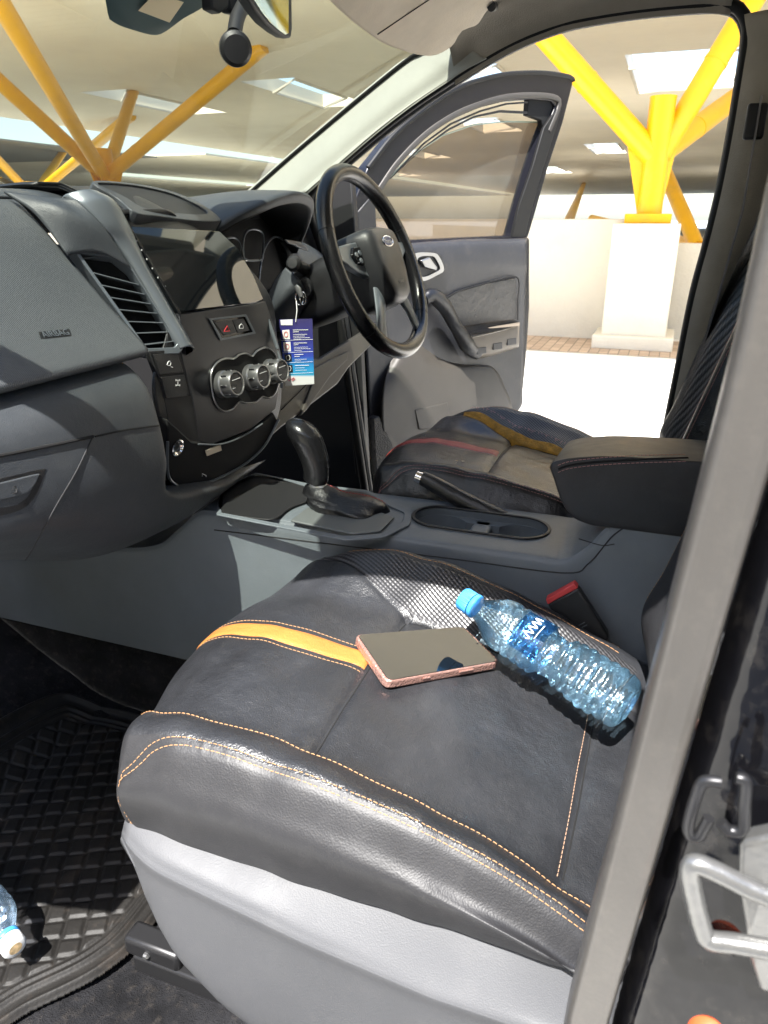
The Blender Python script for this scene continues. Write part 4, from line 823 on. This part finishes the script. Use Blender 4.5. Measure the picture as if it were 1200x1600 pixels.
# window frame
fo = [(545, 384), (548, 330), (575, 262), (615, 212), (665, 170), (715, 138), (760, 122), (800, 115), (850, 114), (890, 120), (896, 127), (880, 190), (857, 260), (840, 320), (825, 371)]
fi = [(588, 378), (582, 345), (592, 300), (622, 258), (664, 216), (708, 186), (750, 168), (790, 158), (830, 155), (862, 158), (868, 166), (850, 210), (832, 262), (815, 320), (802, 368)]
MB().ring(dp(fo, -.035), dp(fi, -.035), -DN * .05, 160).build('window_frame', M['frame'], door, bevel=.006)
MB().tube(dp(fo[2:11], -.036, 80, False), .007, 10).build('frame_seal', M['seal'], door); MB().tube(dp([(590, 300), (622, 254), (664, 211), (708, 181), (750, 163), (790, 152), (830, 149), (866, 152), (874, 164), (858, 205)], -.034, 80, False), .009, 10, flat=(DN, .6)).build('inner_seal', M['doort'], door)
MB().ring(dp([(606, 282), (660, 224), (704, 192), (750, 172), (790, 161), (830, 158), (866, 160), (860, 182), (820, 178), (780, 176), (740, 184), (700, 204), (660, 232)], -.05, 0), dp([(612, 277), (662, 225), (704, 195), (750, 175), (790, 164), (828, 161), (860, 163), (855, 176), (820, 174), (780, 172), (740, 181), (700, 201), (662, 229)], -.05, 0), DN * .004, 120).build('run_channel', M['soft'], door)
plate('run_corner', DP, [(826, 154), (866, 157), (850, 210), (846, 188), (824, 180)], -.045, .02, 'void', door, .002)
plate('glass_run', DP, [(850, 200), (870, 170), (878, 172), (850, 260), (830, 330), (820, 371), (800, 371), (812, 320), (832, 262)], -.032, .012, 'seal', door, .002)
pg = dp([(590, 382), (586, 320), (604, 282), (640, 246), (690, 212), (740, 195), (790, 190), (846, 191), (838, 240), (822, 300), (806, 372)], -.075)
MB().prism(pg, -DN * .004).build('window_glass', M['glass_side'], door, smooth=False)
MB().tube(pg[2:8], .0022, 6).build('glass_edge', mat('glass_edge_green', (.30, .38, .30), .2), door)
plate('sail_panel', DP, [(560, 384), (560, 330), (586, 300), (590, 384)], -.03, .02, 'dark', door, .003)
# ---- body side around the driver's doorway
BX = .80
sealpx = [(575, 800), (560, 700), (545, 600), (527, 480), (500, 380), (484, 330), (488, 296), (530, 256), (590, 205), (645, 163), (700, 126), (750, 94), (800, 66), (850, 45), (900, 30), (990, 15), (1080, 6), (1130, 5), (1155, 14), (1167, 36), (1168, 62), (1158, 130), (1143, 220), (1125, 310), (1105, 390), (1085, 465), (1060, 590), (1040, 690), (1025, 780)]
sp3 = np.array([P(u, v, x=BX + (.10 if v > 290 and u < 600 else 0) * min(1, (v - 290) / 100 if v > 290 and u < 600 else 0)) for u, v in crs([A(*p) for p in sealpx], 150)])
body = MB().tube(sp3, .0115, 12, flat=((1, 0, 0), 1.0)).build('doorway_seal', M['seal'], T)
MB().tube(sp3 + A(.03, 0, 0), .012, 10).build('body_flange', M['soft'], T)
# roof side rail trim (from the A-pillar top to the B-pillar)
top3 = [p for p in sp3 if p[2] > 1.69 and p[1] < .50 and p[1] > -.06]
R0 = np.array(top3)[::3]
def rrow(dx, dz, cap): return [A(p[0] + dx, p[1], min(p[2] + dz, cap)) for p in R0]
MB().grid(loft([rrow(.006, -.012, 9), rrow(-.004, .004, 9), rrow(-.03, .030, 1.84), rrow(-.075, .058, 1.845), rrow(-.16, .075, 1.85), rrow(-.64, .08, 1.87), rrow(-1.28, .058, 1.845), rrow(-1.32, .03, 1.82)], 60, 40)).build('headliner', M['liner'], T, solid=.01, angle=70)
MB().add([(-.54, -.9, 1.80), (.84, -.9, 1.80), (.84, -.05, 1.83), (-.54, -.05, 1.83), (.16, -.9, 1.86), (.16, -.05, 1.87)], [(0, 4, 5, 3), (4, 1, 2, 5)]).build('roof_lining', M['liner'], T, solid=.01)
surf('roof_panel', [[A(-.54, y, z - .05), A(-.40, y, z - .004), A(.16, y + (.04 if y > .3 else 0), z + .015), A(.72, y, z - .004), A(.86, y, z - .05)] for y, z in ((.455, 1.83), (.3, 1.875), (-.3, 1.90), (-1.0, 1.88))], M['paint'], T, 30, 30)
# A-pillar trim
po = [(395, 300), (455, 247), (520, 192), (580, 142), (640, 94), (662, 82), (700, 62)]; pi_ = [(480, 302), (535, 254), (590, 207), (645, 165), (700, 128), (722, 112), (760, 92)]
AO = [P(u, v, x=x) for (u, v), x in zip(po, (.835, .828, .82, .812, .806, .80, .79))]; AI = [P(u, v, x=.775) for u, v in pi_]
AM = [(a * .55 + b * .45) + A(-.012, -.012, -.004) for a, b in zip(AO, AI)]; AM2 = [(a * .25 + b * .75) + A(-.006, -.010, -.006) for a, b in zip(AO, AI)]
MB().grid(loft([[a + A(.01, .03, -.002) for a in AO], AO, AM, AM2, AI, [b + A(.01, .02, 0) for b in AI]], 40, 60)).build('windscreen_pillar', M['trim'], T, solid=.004, angle=70)
MB().tube([a + A(-.002, .006, 0) for a in crs(AO, 60)], .004, 8).build('windscreen_seal', M['void'], T)
# passenger-side A-pillar, roof rail and header (they shade the cabin)
MB().tube([A(-.66, 1.18, 1.42), A(-.58, .86, 1.62), A(-.51, .50, 1.80), A(-.50, .3, 1.835), A(-.495, -.1, 1.84)], .028, 12).build('passenger_roof_rail', M['paint'], T)
MB().tube([A(-.49, .47, 1.81), A(-.2, .50, 1.84), A(.16, .51, 1.845), A(.5, .50, 1.84), A(.76, .47, 1.80)], .022, 10).build('windscreen_header', M['liner'], T)
# windscreen glass
ws = MB().grid(loft([[A(-.52, .47, 1.83), A(-.2, .50, 1.855), A(.16, .51, 1.86), A(.5, .50, 1.855), A(.82, .46, 1.82)], [A(-.58, .84, 1.65), A(-.2, .96, 1.655), A(.16, .98, 1.66), A(.5, .94, 1.655), A(.85, .82, 1.64)], [A(-.68, 1.20, 1.44), A(-.2, 1.36, 1.44), A(.16, 1.39, 1.44), A(.55, 1.34, 1.44), A(.92, 1.10, 1.47)]], 40, 40)).build('windscreen', M['glass_ws'], T)
tw = bvh(ws)
tint = mat('teal_frit', (.02, .05, .05), .3)
fr_ = [hit(tw, u, v) for u, v in crs([A(*p) for p in [(168, 16), (182, 33), (212, 44), (240, 51), (256, 46), (285, 25), (320, 2), (330, -40), (180, -40)]], 50, True)]
fr_ = [h for h in fr_ if h]
MB().prism([h[0] + h[1] * .004 for h in fr_], (0, .002, 0)).build('windscreen_sticker', tint, T)
st_ = [hit(tw, u, v) for u, v in [(213, 8), (262, 27), (284, -5), (240, -20)]]
MB().prism([h[0] + h[1] * .008 for h in st_ if h], (0, .001, 0)).build('toll_tag', mat('toll_tag_film', (.80, .66, .42), .5), T)
# sensor disc, its stem and the mirror
h = hit(tw, 362, 20); c = h[0] + h[1] * .03 + A(0, -.02, 0)
dsc = P(368, 76, y=c[1] - .02)
mirror = MB().prism([Plane((.33, c[1] - .09, 1.72), (1, .22, 0), (0, -.15, 1)).p(u, v) for u, v in [(386, -6), (402, 20), (418, 40), (434, 53), (447, 61), (455, 60), (457, 45), (456, -60), (386, -60)]], A(0, .022, .004)).build('rear_view_mirror', M['soft'], T, bevel=.004)
MB().prism([Plane((.33, c[1] - .0915, 1.72), (1, .22, 0), (0, -.15, 1)).p(u, v) for u, v in [(394, -6), (408, 17), (422, 35), (437, 48), (446, 54), (451, 52), (451, 20), (451, -50), (394, -50)]], A(0, .001, 0)).build('mirror_glass', mat('mirror_glass', (.35, .50, .52), .03, metal=1), mirror)
MB().lathe([(0, .013), (.020, .012), (.0255, .007), (.0265, 0), (.0255, -.006), (.02, -.010), (0, -.010)], dsc, norm(CAM - dsc + A(.3, 0, 0)), 36).build('sensor_disc', M['dark'], T)
MB().tube([P(366, 54, y=dsc[1]), P(370, 30, y=dsc[1] + .01), P(380, 5, y=dsc[1] + .02)], .012, 12).build('sensor_stem', M['soft'], T, bevel=0)
MB().prism([P(u, v, y=c[1]) for u, v in [(330, -20), (332, 14), (345, 21), (358, 12), (358, -20)]], (0, .02, 0)).build('mirror_mount', M['soft'], T, bevel=.003)
MB().prism([P(u, v, y=c[1]) for u, v in [(352, -30), (360, 20), (390, 26), (398, -30)]], (0, .02, 0)).build('mirror_mount', M['soft'], T, bevel=.006)
# sun visor
VPn = Plane((.5, .46, 1.715), (1, .05, .02), (0, -.15, .10))
vz = MB().prism(VPn.pts(crs([A(*p) for p in [(508, -10), (535, 22), (570, 50), (600, 70), (632, 82), (655, 88), (680, 88), (708, 72), (722, 50), (746, 40), (760, 20), (780, -4), (820, -60), (500, -60)]], 80, True), 0), -VPn.n * .018).build('sun_visor', M['visor'], T, bevel=.005, seg=3)
MB().tube(VPn.pts([(590, 54), (640, 20), (700, -20)], .0008), .0008, 6).build('seam', M['soft'], vz)
MB().lathe([(.008, 0), (.008, .02), (0, .02)], VPn.p(768, 10, .004), (1, 0, .2), 16).build('visor_clip', M['dark'], vz)
# ---- driver-side B-pillar, belt, rear cabin
bp_ = [p for p in sp3 if p[1] < -.02 and p[2] < 1.79]; bp_ = np.array(bp_)[::3]
MB().grid(loft([[p + A(.01, .004, 0) for p in bp_], [p + A(-.012, -.006, 0) for p in bp_], [p + A(-.03, -.05, 0) for p in bp_], [p + A(-.03, -.16, 0) for p in bp_], [p + A(.0, -.26, 0) for p in bp_]], 30, 60)).build('pillar_trim', M['liner'], T, solid=.004, angle=60)
MB().box((.95, -.75, 1.0), .08, 1.2, 1.1).build('rear_side_wall', M['dark'], T, bevel=.02); MB().box((.15, -1.15, 1.2), 1.6, .05, 1.5).build('cabin_rear_wall', M['dark'], T)
MB().box((.92, -.30, .85), .10, .46, 1.0).build('pillar_base', M['dark'], T, bevel=.02)
belt = MB().tube([P(1190, 150, x=.70), P(1160, 330, x=.71), P(1120, 470, x=.74), P(1080, 600, x=.77)], .024, 12, flat=((0, 1, 0), .06)).build('seat_belt', M['soft'], T)
MB().box(P(1180, 190, x=.72), .02, .035, .06).build('belt_anchor', M['dark'], belt, bevel=.005)
# far door jamb / kick panel and sill
MB().prism([P(u, v, x=.955) for u, v in [(484, 300), (520, 268), (548, 262), (556, 384), (566, 600), (580, 860), (400, 860), (380, 560), (470, 400)]], (.03, 0, 0)).build('hinge_pillar', M['soft'], T, bevel=.004)
MB().box((.98, 1.35, .9), .04, .80, 1.0).build('kick_panel', M['soft'], T, bevel=.02); MB().box((.90, .40, .50), .10, 1.1, .14).build('door_sill', M['frame'], T, bevel=.02)
MB().tube([P(545, 560, x=.93), P(552, 640, x=.93), P(562, 740, x=.93)], .012, 10).build('jamb_seal', M['seal'], T)
MB().prism(DP.pts([(572, 548), (598, 545), (590, 690), (576, 690)], -.13), -DN * .02).build('hinge_face', M['frame'], T, bevel=.004)

# ---- near doorway: seal strip, black pillar, striker
def bpil(pts, name, m, par=T, **k):
    zs = np.linspace(.50, 1.86, 50); rows = []
    for z in zs:
        sh = max(0, z - 1.5) * .10; yo = np.interp(z, [.5, 1.017, 1.295, 1.383, 1.481, 1.86], [.004, 0, -.020, -.0265, -.030, -.034])
        rows.append([A(x + sh, y + yo, z) for x, y in pts])
    return MB().grid(np.array([cru(r, 60) for r in rows])).build(name, m, par, angle=70, **k)
bpil([(-.630, .0), (-.646, .0018), (-.657, .0012), (-.6615, -.001), (-.6625, -.004), (-.6625, -.008), (-.6630, -.0125), (-.6632, -.016), (-.661, -.0195), (-.652, -.021), (-.640, -.0215)], 'pillar_seal_strip', M['sealg'])
pil = bpil([(-.60, -.020), (-.640, -.023), (-.654, -.0255), (-.663, -.029), (-.668, -.036), (-.6705, -.048), (-.673, -.060), (-.676, -.075), (-.681, -.095), (-.694, -.125), (-.73, -.18), (-.77, -.40)], 'door_pillar', M['paint'], label='glossy black painted pillar beside the near doorway')
SX_ = -.706
sp_ = [P(1205, 1402, x=SX_), P(1165, 1385, x=SX_), P(1120, 1362, x=SX_), P(1088, 1350, x=SX_), P(1078, 1362, x=SX_), P(1084, 1400, x=SX_), P(1096, 1448, x=SX_), P(1108, 1468, x=SX_), P(1150, 1474, x=SX_), P(1205, 1484, x=SX_)]
stk = MB().prism([P(u, v, x=-.690) for u, v in [(1152, 1318), (1240, 1300), (1240, 1560), (1185, 1552), (1168, 1500), (1160, 1440), (1150, 1385)]], (.012, -.004, 0)).build('door_striker', M['white'], T, bevel=.003, seg=3, label='white zinc striker loop on the black pillar')
MB().tube(crs(sp_, 70), .0040, 18).build('striker_loop', M['white'], stk)
lp = [P(1128, 1222, x=-.690), P(1100, 1222, x=-.690), P(1088, 1245, x=-.690), P(1076, 1290, x=-.690), P(1080, 1306, x=-.690), P(1092, 1306, x=-.690), P(1108, 1278, x=-.690)]  # dark loops stand in for the striker's reflection in the black paint
MB().tube(crs(lp, 50), .0024, 12).build('loop_reflection', M['steel'], T); lp = [P(1150, 1215, x=-.692), P(1165, 1222, x=-.692), P(1163, 1260, x=-.692), P(1160, 1295, x=-.692), P(1140, 1298, x=-.692), P(1126, 1285, x=-.692)]; MB().tube(crs(lp, 50), .0024, 12).build('loop_reflection', M['steel'], T)
MB().lathe([(.007, -.003), (.0085, 0), (.007, .003), (.004, .005), (0, .0055)], P(1106, 1618, x=-.70), (-1, .2, .3), 28).build('courtesy_knob', M['orangeknob'], T)

# ================================================================== LOOSE THINGS
# rubber mat with basket weave
mo = crs([A(-.60, .74, 0), A(-.50, .655, 0), A(-.42, .60, 0), A(-.33, .585, 0), A(-.10, .60, 0), A(.035, .63, 0), A(.055, .80, 0), A(.05, 1.02, 0), A(-.05, 1.10, 0), A(-.45, 1.12, 0), A(-.62, 1.05, 0)], 200, True)[:, :2]
def inside_dist(X, Y):
    d = np.full(X.shape, 9.); ins = np.zeros(X.shape, bool); n = len(mo)
    for i in range(n):
        a, b = mo[i], mo[(i + 1) % n]; e = b - a; t = np.clip(((X - a[0]) * e[0] + (Y - a[1]) * e[1]) / (e @ e), 0, 1)
        d = np.minimum(d, np.hypot(X - a[0] - t * e[0], Y - a[1] - t * e[1])); c = (a[1] > Y) != (b[1] > Y)
        ins ^= c & (X < (b[0] - a[0]) * (Y - a[1]) / (b[1] - a[1] + 1e-12) + a[0])
    return np.where(ins, d, -d)
X, Y = np.meshgrid(np.linspace(-.64, .08, 520), np.linspace(.56, 1.14, 420)); Dm = inside_dist(X, Y)
ang = math.radians(28); u_ = X * math.cos(ang) + Y * math.sin(ang); v_ = -X * math.sin(ang) + Y * math.cos(ang); c_ = .031
iu, iv = np.floor(u_ / c_), np.floor(v_ / c_); fu, fv = u_ / c_ - iu, v_ / c_ - iv; par = ((iu + iv) % 2) == 0
def bar(a, b): return np.clip((.5 - np.abs(a - .5)) / .10, 0, 1) * np.clip((.44 - np.abs(b - .5)) / .16, 0, 1) * (.8 + .2 * np.sin(np.pi * a))
hgt = np.where(par, bar(fu, fv), bar(fv, fu)) * .0036
hgt *= np.clip((Dm - .055) / .004, 0, 1)
hgt += .010 * np.exp(-((Dm - .010) / .006) ** 2) + .005 * np.exp(-((Dm - .036) / .004) ** 2) + .003 * np.exp(-((Dm - .048) / .003) ** 2)
Z = np.array([[fl(x, y) for x in X[0]] for y in Y[:, 0]]) + .013 + hgt; keep = Dm > 0
mb = MB(); idx = -np.ones(X.shape, int); ii = np.argwhere(keep); idx[keep] = np.arange(len(ii)); mb.v = [(X[a, b], Y[a, b], Z[a, b]) for a, b in ii]
ok = keep[:-1, :-1] & keep[1:, :-1] & keep[:-1, 1:] & keep[1:, 1:]
mb.f = [(idx[a, b], idx[a, b + 1], idx[a + 1, b + 1], idx[a + 1, b]) for a, b in np.argwhere(ok)]; mb.m = [0] * len(mb.f)
fm = mb.build('floor_mat', M['rubber'], None, angle=70, cleanup=False, solid=.008); tag(fm, 'black rubber floor mat with basket-weave tread in the passenger footwell', 'floor mat')
# phone
tse = bvh(SEATS[0])
cs = [hit(tse, u, v) for u, v in [(555, 1000), (726, 986), (780, 1042), (607, 1074)]]
cs = [c[0] + A(0, 0, .002) for c in cs]; pc = np.mean(cs, 0); ex_ = norm(cs[1] - cs[0] + cs[2] - cs[3]); n_ = norm(np.cross(ex_, cs[0] - cs[3])); n_ = n_ if n_[2] > 0 else -n_
phn = Plane(pc + n_ * .004, ex_, np.cross(n_, ex_))
lift = .009
qs = [phn.p(u, v, lift) for u, v in [(553, 991), (725, 978), (783, 1034), (604, 1066)]]
def rpoly(q, r, n=6):
    out = []
    for i in range(4):
        a, b, c = q[i - 1], q[i], q[(i + 1) % 4]; p1, p2 = b + norm(a - b) * r, b + norm(c - b) * r
        for t in np.linspace(0, 1, n): out.append(p1 * (1 - t) ** 2 + 2 * b * t * (1 - t) + p2 * t * t)
    return out
ph = empty('phone', (0, 0, 0), 'smartphone in a sparkling rose case lying screen up on the passenger seat', 'phone')
MB().prism(rpoly(qs, .012), -phn.n * .0115).build('case', M['pinkcase'], ph, bevel=.0022, seg=3)
cq = np.mean(qs, 0); MB().prism([p + phn.n * .0006 for p in rpoly([cq + (q - cq) * .955 for q in qs], .009)], -phn.n * .002).build('screen', M['screen'], ph, bevel=.0004)
cm_ = (qs[1] + qs[2]) / 2 + norm((qs[0] + qs[3]) / 2 - (qs[1] + qs[2]) / 2) * .008
MB().lathe([(.0017, 0), (.0017, .0002), (0, .0002)], cm_ + phn.n * .0007, phn.n, 20).build('front_camera', M['steel'], ph)
for a_, b_, t0, t1 in ((3, 2, .62, .74), (3, 2, .30, .36)): MB().tube([qs[a_] * (1 - t) + qs[b_] * t - phn.n * .004 + norm(qs[3] - qs[0]) * .0004 for t in (t0, t1)], .0014, 8).build('side_button', M['pinkcase'], ph)
# water bottle on the seat
def pet(name, tint, rough=0.02):
    m = bpy.data.materials.new(name); m.use_nodes = True; nt = m.node_tree; b = nt.nodes['Principled BSDF']; L = nt.links.new; out = nt.nodes['Material Output']
    b.inputs['Base Color'].default_value = (*tint, 1); b.inputs['Transmission Weight'].default_value = 1; b.inputs['Roughness'].default_value = rough; b.inputs['IOR'].default_value = 1.33
    tr = nt.nodes.new('ShaderNodeBsdfTransparent'); tr.inputs[0].default_value = (*[.6 + .4 * t for t in tint], 1); mx = nt.nodes.new('ShaderNodeMixShader'); mx.inputs[0].default_value = .88
    gl = nt.nodes.new('ShaderNodeBsdfGlossy'); gl.inputs[1].default_value = .22; gl.inputs[0].default_value = (.8, .92, 1, 1); fr = nt.nodes.new('ShaderNodeFresnel'); fr.inputs[0].default_value = 2.1; m2 = nt.nodes.new('ShaderNodeMixShader')
    tc = nt.nodes.new('ShaderNodeTexCoord'); n = nt.nodes.new('ShaderNodeTexNoise'); n.inputs['Scale'].default_value = 55; n.inputs['Detail'].default_value = 3; L(tc.outputs['Object'], n.inputs[0]); bp = nt.nodes.new('ShaderNodeBump'); bp.inputs['Distance'].default_value = .006; L(n.outputs[0], bp.inputs['Height'])
    L(bp.outputs[0], b.inputs['Normal']); L(bp.outputs[0], gl.inputs['Normal'])
    L(b.outputs[0], mx.inputs[1]); L(tr.outputs[0], mx.inputs[2]); L(fr.outputs[0], m2.inputs[0]); L(mx.outputs[0], m2.inputs[1]); L(gl.outputs[0], m2.inputs[2]); L(m2.outputs[0], out.inputs[0]); return m
petb = pet('blue_clear_plastic', (.50, .85, 1.0)); petg = pet('greyish_clear_plastic', (.80, .84, .95))
def bottle(root, c0, c1, R, body, capm, ring, crush=.0):
    ax = norm(c1 - c0); Ln = np.linalg.norm(c1 - c0); e = norm(np.cross(ax, A(0, 0, 1))); g = np.cross(ax, e)
    pr = [(.013, .014), (.013, .022), (.015, .03), (.020, .040), (R * .92, .058), (R, .070)]
    h = .078
    while h < Ln - .022:
        pr += [(R, h), (R * .94, h + .0045), (R, h + .009)] if not (.52 * Ln < h < .60 * Ln) else [(R * .80, h + .004), (R * .84, h + .008)]
        h += .0135
    pr += [(R, Ln - .014), (R * .92, Ln - .004), (R * .6, Ln), (R * .45, Ln - .006), (.0005, Ln - .008)]
    pr = cru(np.array(pr), 170); a = np.linspace(0, 2 * np.pi, 72, endpoint=False); rings = []
    for r, h in pr:
        rr = r * (1 + crush * np.sin(2 * a + h * 60) * min(1, max(0, (h - .07) / .05)) + crush * .6 * np.sin(5 * a - h * 110) * min(1, max(0, (h - .07) / .05)))
        rings.append(c0 + ax * h + np.outer(np.cos(a) * rr, e) + np.outer(np.sin(a) * rr, g))
    MB().grid(np.array(rings), cv=True).build('body', body, root, angle=80)
    cp = MB(); rc = .0155; aa = np.linspace(0, 2 * np.pi, 96, endpoint=False); G = []
    for r, h in ((.0005, -.0002), (rc * .8, -.0002), (rc * .93, .0006), (rc, .003), (rc, .017)):
        rr = r + (.0004 * np.sign(np.sin(aa * 40)) if h > .0025 else 0); G.append(c0 + ax * h + np.outer(np.cos(aa) * rr, e) + np.outer(np.sin(aa) * rr, g))
    k = cp.grid(np.array(G), cv=True).build('cap', capm, root, angle=60)
    MB().lathe([(.0158, .0185), (.0165, .020), (.0165, .024), (.0150, .025)], c0, ax, 48).build('cap_ring', ring, root)
    return ax, e, g
wb = empty('water_bottle', (0, 0, 0), 'crumpled clear blue plastic water bottle lying on the passenger seat beside the phone', 'bottle', None)
c0 = P(722, 934, z=.958); c1 = P(985, 1104, z=.902)
ax, e, g = bottle(wb, c0, c1, .034, petb, M['cap'], M['cap'], .045)
# printed blue label band, upper side only
a = np.linspace(math.pi * .05, math.pi * .72, 30); sg = 1 if g[2] > 0 else -1
lab = np.array([c0 + ax * h + np.outer(np.cos(a), e) * (.0352 + w_) + np.outer(np.sin(a) * sg, g) * (.0352 + w_) for h, w_ in ((.094, 0), (.100, .0004), (.112, 0), (.126, .0003), (.134, 0))])
lm = glassmat('blue_label_film', (.30, .60, .95)); MB().grid(lab).build('label', lm, wb)
def labp(a_, h): nn = e * math.cos(a_) + g * sg * math.sin(a_); return c0 + ax * h + nn * .0366
MB().tube([labp(math.pi * (.22 + .30 * t), .112 + .005 * math.sin(t * 26)) for t in np.linspace(0, 1, 60)], .0008, 6).build('label_print', M['wprint'], wb)
MB().tube([labp(math.pi * (.26 + .20 * t), .122) for t in np.linspace(0, 1, 20)], .0005, 6).build('label_print', M['wprint'], wb)
# second bottle in the footwell
b2 = empty('water_bottle', (0, 0, 0), 'clear bottle with white cap lying on the rubber floor mat', 'bottle', None)
c0 = P(27, 1492, z=.515); c1 = P(-120, 1300, z=.53); c1 = c0 + norm(c1 - c0) * .20
c0 = c0 + A(0, 0, .012); c1 = c1 + A(0, 0, .012)
ax, e, g = bottle(b2, c0, c1, .032, petg, M['whitecap'], M['cap'], .02)
MB().lathe([(.0085, 0), (.0085, .0004), (0, .0004)], c0, -ax, 24).build('cap_print', mat('gold_pink_print', (.55, .40, .22), .5, var=(120, .6)), b2)
# key, ring and hanging tag
ky = empty('car_key', (0, 0, 0), 'silver key ring hanging from the ignition lock beside the steering column', 'key')
kx = .415
MB().tube([P(462, 446, x=kx), P(466, 452, x=kx), P(470, 464, x=kx)], [.004, .007, .004], 10, flat=((1, 0, 0), .4)).build('key_head', M['silver'], ky)
q = P(468, 466, x=kx); MB().tube([q + A(0, math.cos(t) * .009, math.sin(t) * .013) for t in np.linspace(0, 2 * np.pi, 30)], .0009, 6).build('ring', M['chrome'], ky)
MB().tube([q + A(.003, -.006 + math.cos(t) * .007, math.sin(t) * .012) for t in np.linspace(0, 2 * np.pi, 30)], .0009, 6).build('ring', M['chrome'], ky)
tg = empty('hanging_tag', (0, 0, 0), 'blue and white service card hanging on a string below the ignition', 'tag')
TGx = Plane(P(463, 500, x=.40), (.35, -1, 0), (0, 0, 1))
MB().tube([P(463, 470, x=.41), TGx.p(464, 485, .0), TGx.p(462, 503, .002)], .0009, 6).build('string', M['wprint'], tg)
def tplate(name, px, off, m): return MB().prism(TGx.pts(px, off), -TGx.n * .0008).build(name, m, tg, smooth=False)
def tagmat():
    m = mat('printed_card', (.02, .03, .15), .25, spec=.6); nt = m.node_tree; b = nt.nodes['Principled BSDF']; L = nt.links.new; tc = nt.nodes.new('ShaderNodeTexCoord'); sx = nt.nodes.new('ShaderNodeSeparateXYZ'); L(tc.outputs['Generated'], sx.inputs[0])
    r = nt.nodes.new('ShaderNodeValToRGB'); cr_ = r.color_ramp; cr_.elements[0].position = 0; cr_.elements[0].color = (.62, .62, .62, 1); cr_.elements[1].position = 1; cr_.elements[1].color = (.035, .03, .12, 1)
    for p, c in ((.14, (.62, .62, .62, 1)), (.17, (.03, .32, .55, 1)), (.30, (.02, .25, .55, 1)), (.45, (.03, .06, .38, 1)), (.7, (.03, .03, .2, 1))): q_ = cr_.elements.new(p); q_.color = c
    L(sx.outputs[2], r.inputs[0]); L(r.outputs[0], b.inputs['Base Color']); return m
tplate('card', [(436, 499), (488, 498), (491, 600), (446, 603)], 0, tagmat())
tplate('white_corner', [(438, 500), (457, 499), (457, 508), (439, 508)], .0006, M['wprint'])
for k, (v0, v1) in enumerate(((515, 530), (534, 549), (553, 565), (570, 582))):
    u0 = 441 + k * 1.6; tplate('picture', [(u0, v0 + 1), (u0 + 11, v0), (u0 + 12, v1), (u0 + 1, v1)], .0006, M['wprint'] if k < 2 else M['dark'])
    MB().tube([TGx.p(u0 + 6 + 3 * math.cos(t), (v0 + v1) / 2 + 4 * math.sin(t), .0012) for t in np.linspace(0, 2 * np.pi, 14)], .0006, 5).build('picture_mark', M['rprint'] if k < 2 else M['wprint'], tg)
    MB().tube(TGx.pts([(440 + k * 1.6, v1 + 2.2), (489, v1 + .2)], .0008), .0003, 4).build('rule', M['wprint'], tg)
for k, (v, L_) in enumerate(((515.5, 24), (518.5, 9), (522.5, 22), (525.2, 18), (527.8, 26), (530.2, 12), (536, 21), (538.8, 7), (542.5, 22), (545, 26), (547.8, 12), (554, 14), (557, 8), (561.5, 19), (564, 10), (571, 22), (575, 15), (578.5, 18))):
    MB().tube(TGx.pts([(457.5 + (v - 515) * .06 + t * L_, v + (.35 if i_ % 2 else 0) - t * .4) for i_, t in enumerate(np.linspace(0, 1, 14))], .0008), .00045 if k in (0, 1, 6, 7, 11, 12, 15) else .00028, 4).build('printed_line', M['wprint'], tg)
MB().tube(TGx.pts([(449, 592), (452, 595), (455, 592), (457, 595), (461, 592), (459, 590), (456, 592)], .001), .0006, 5).build('emblem', M['rprint'], tg)
bpy.context.view_layer.update()
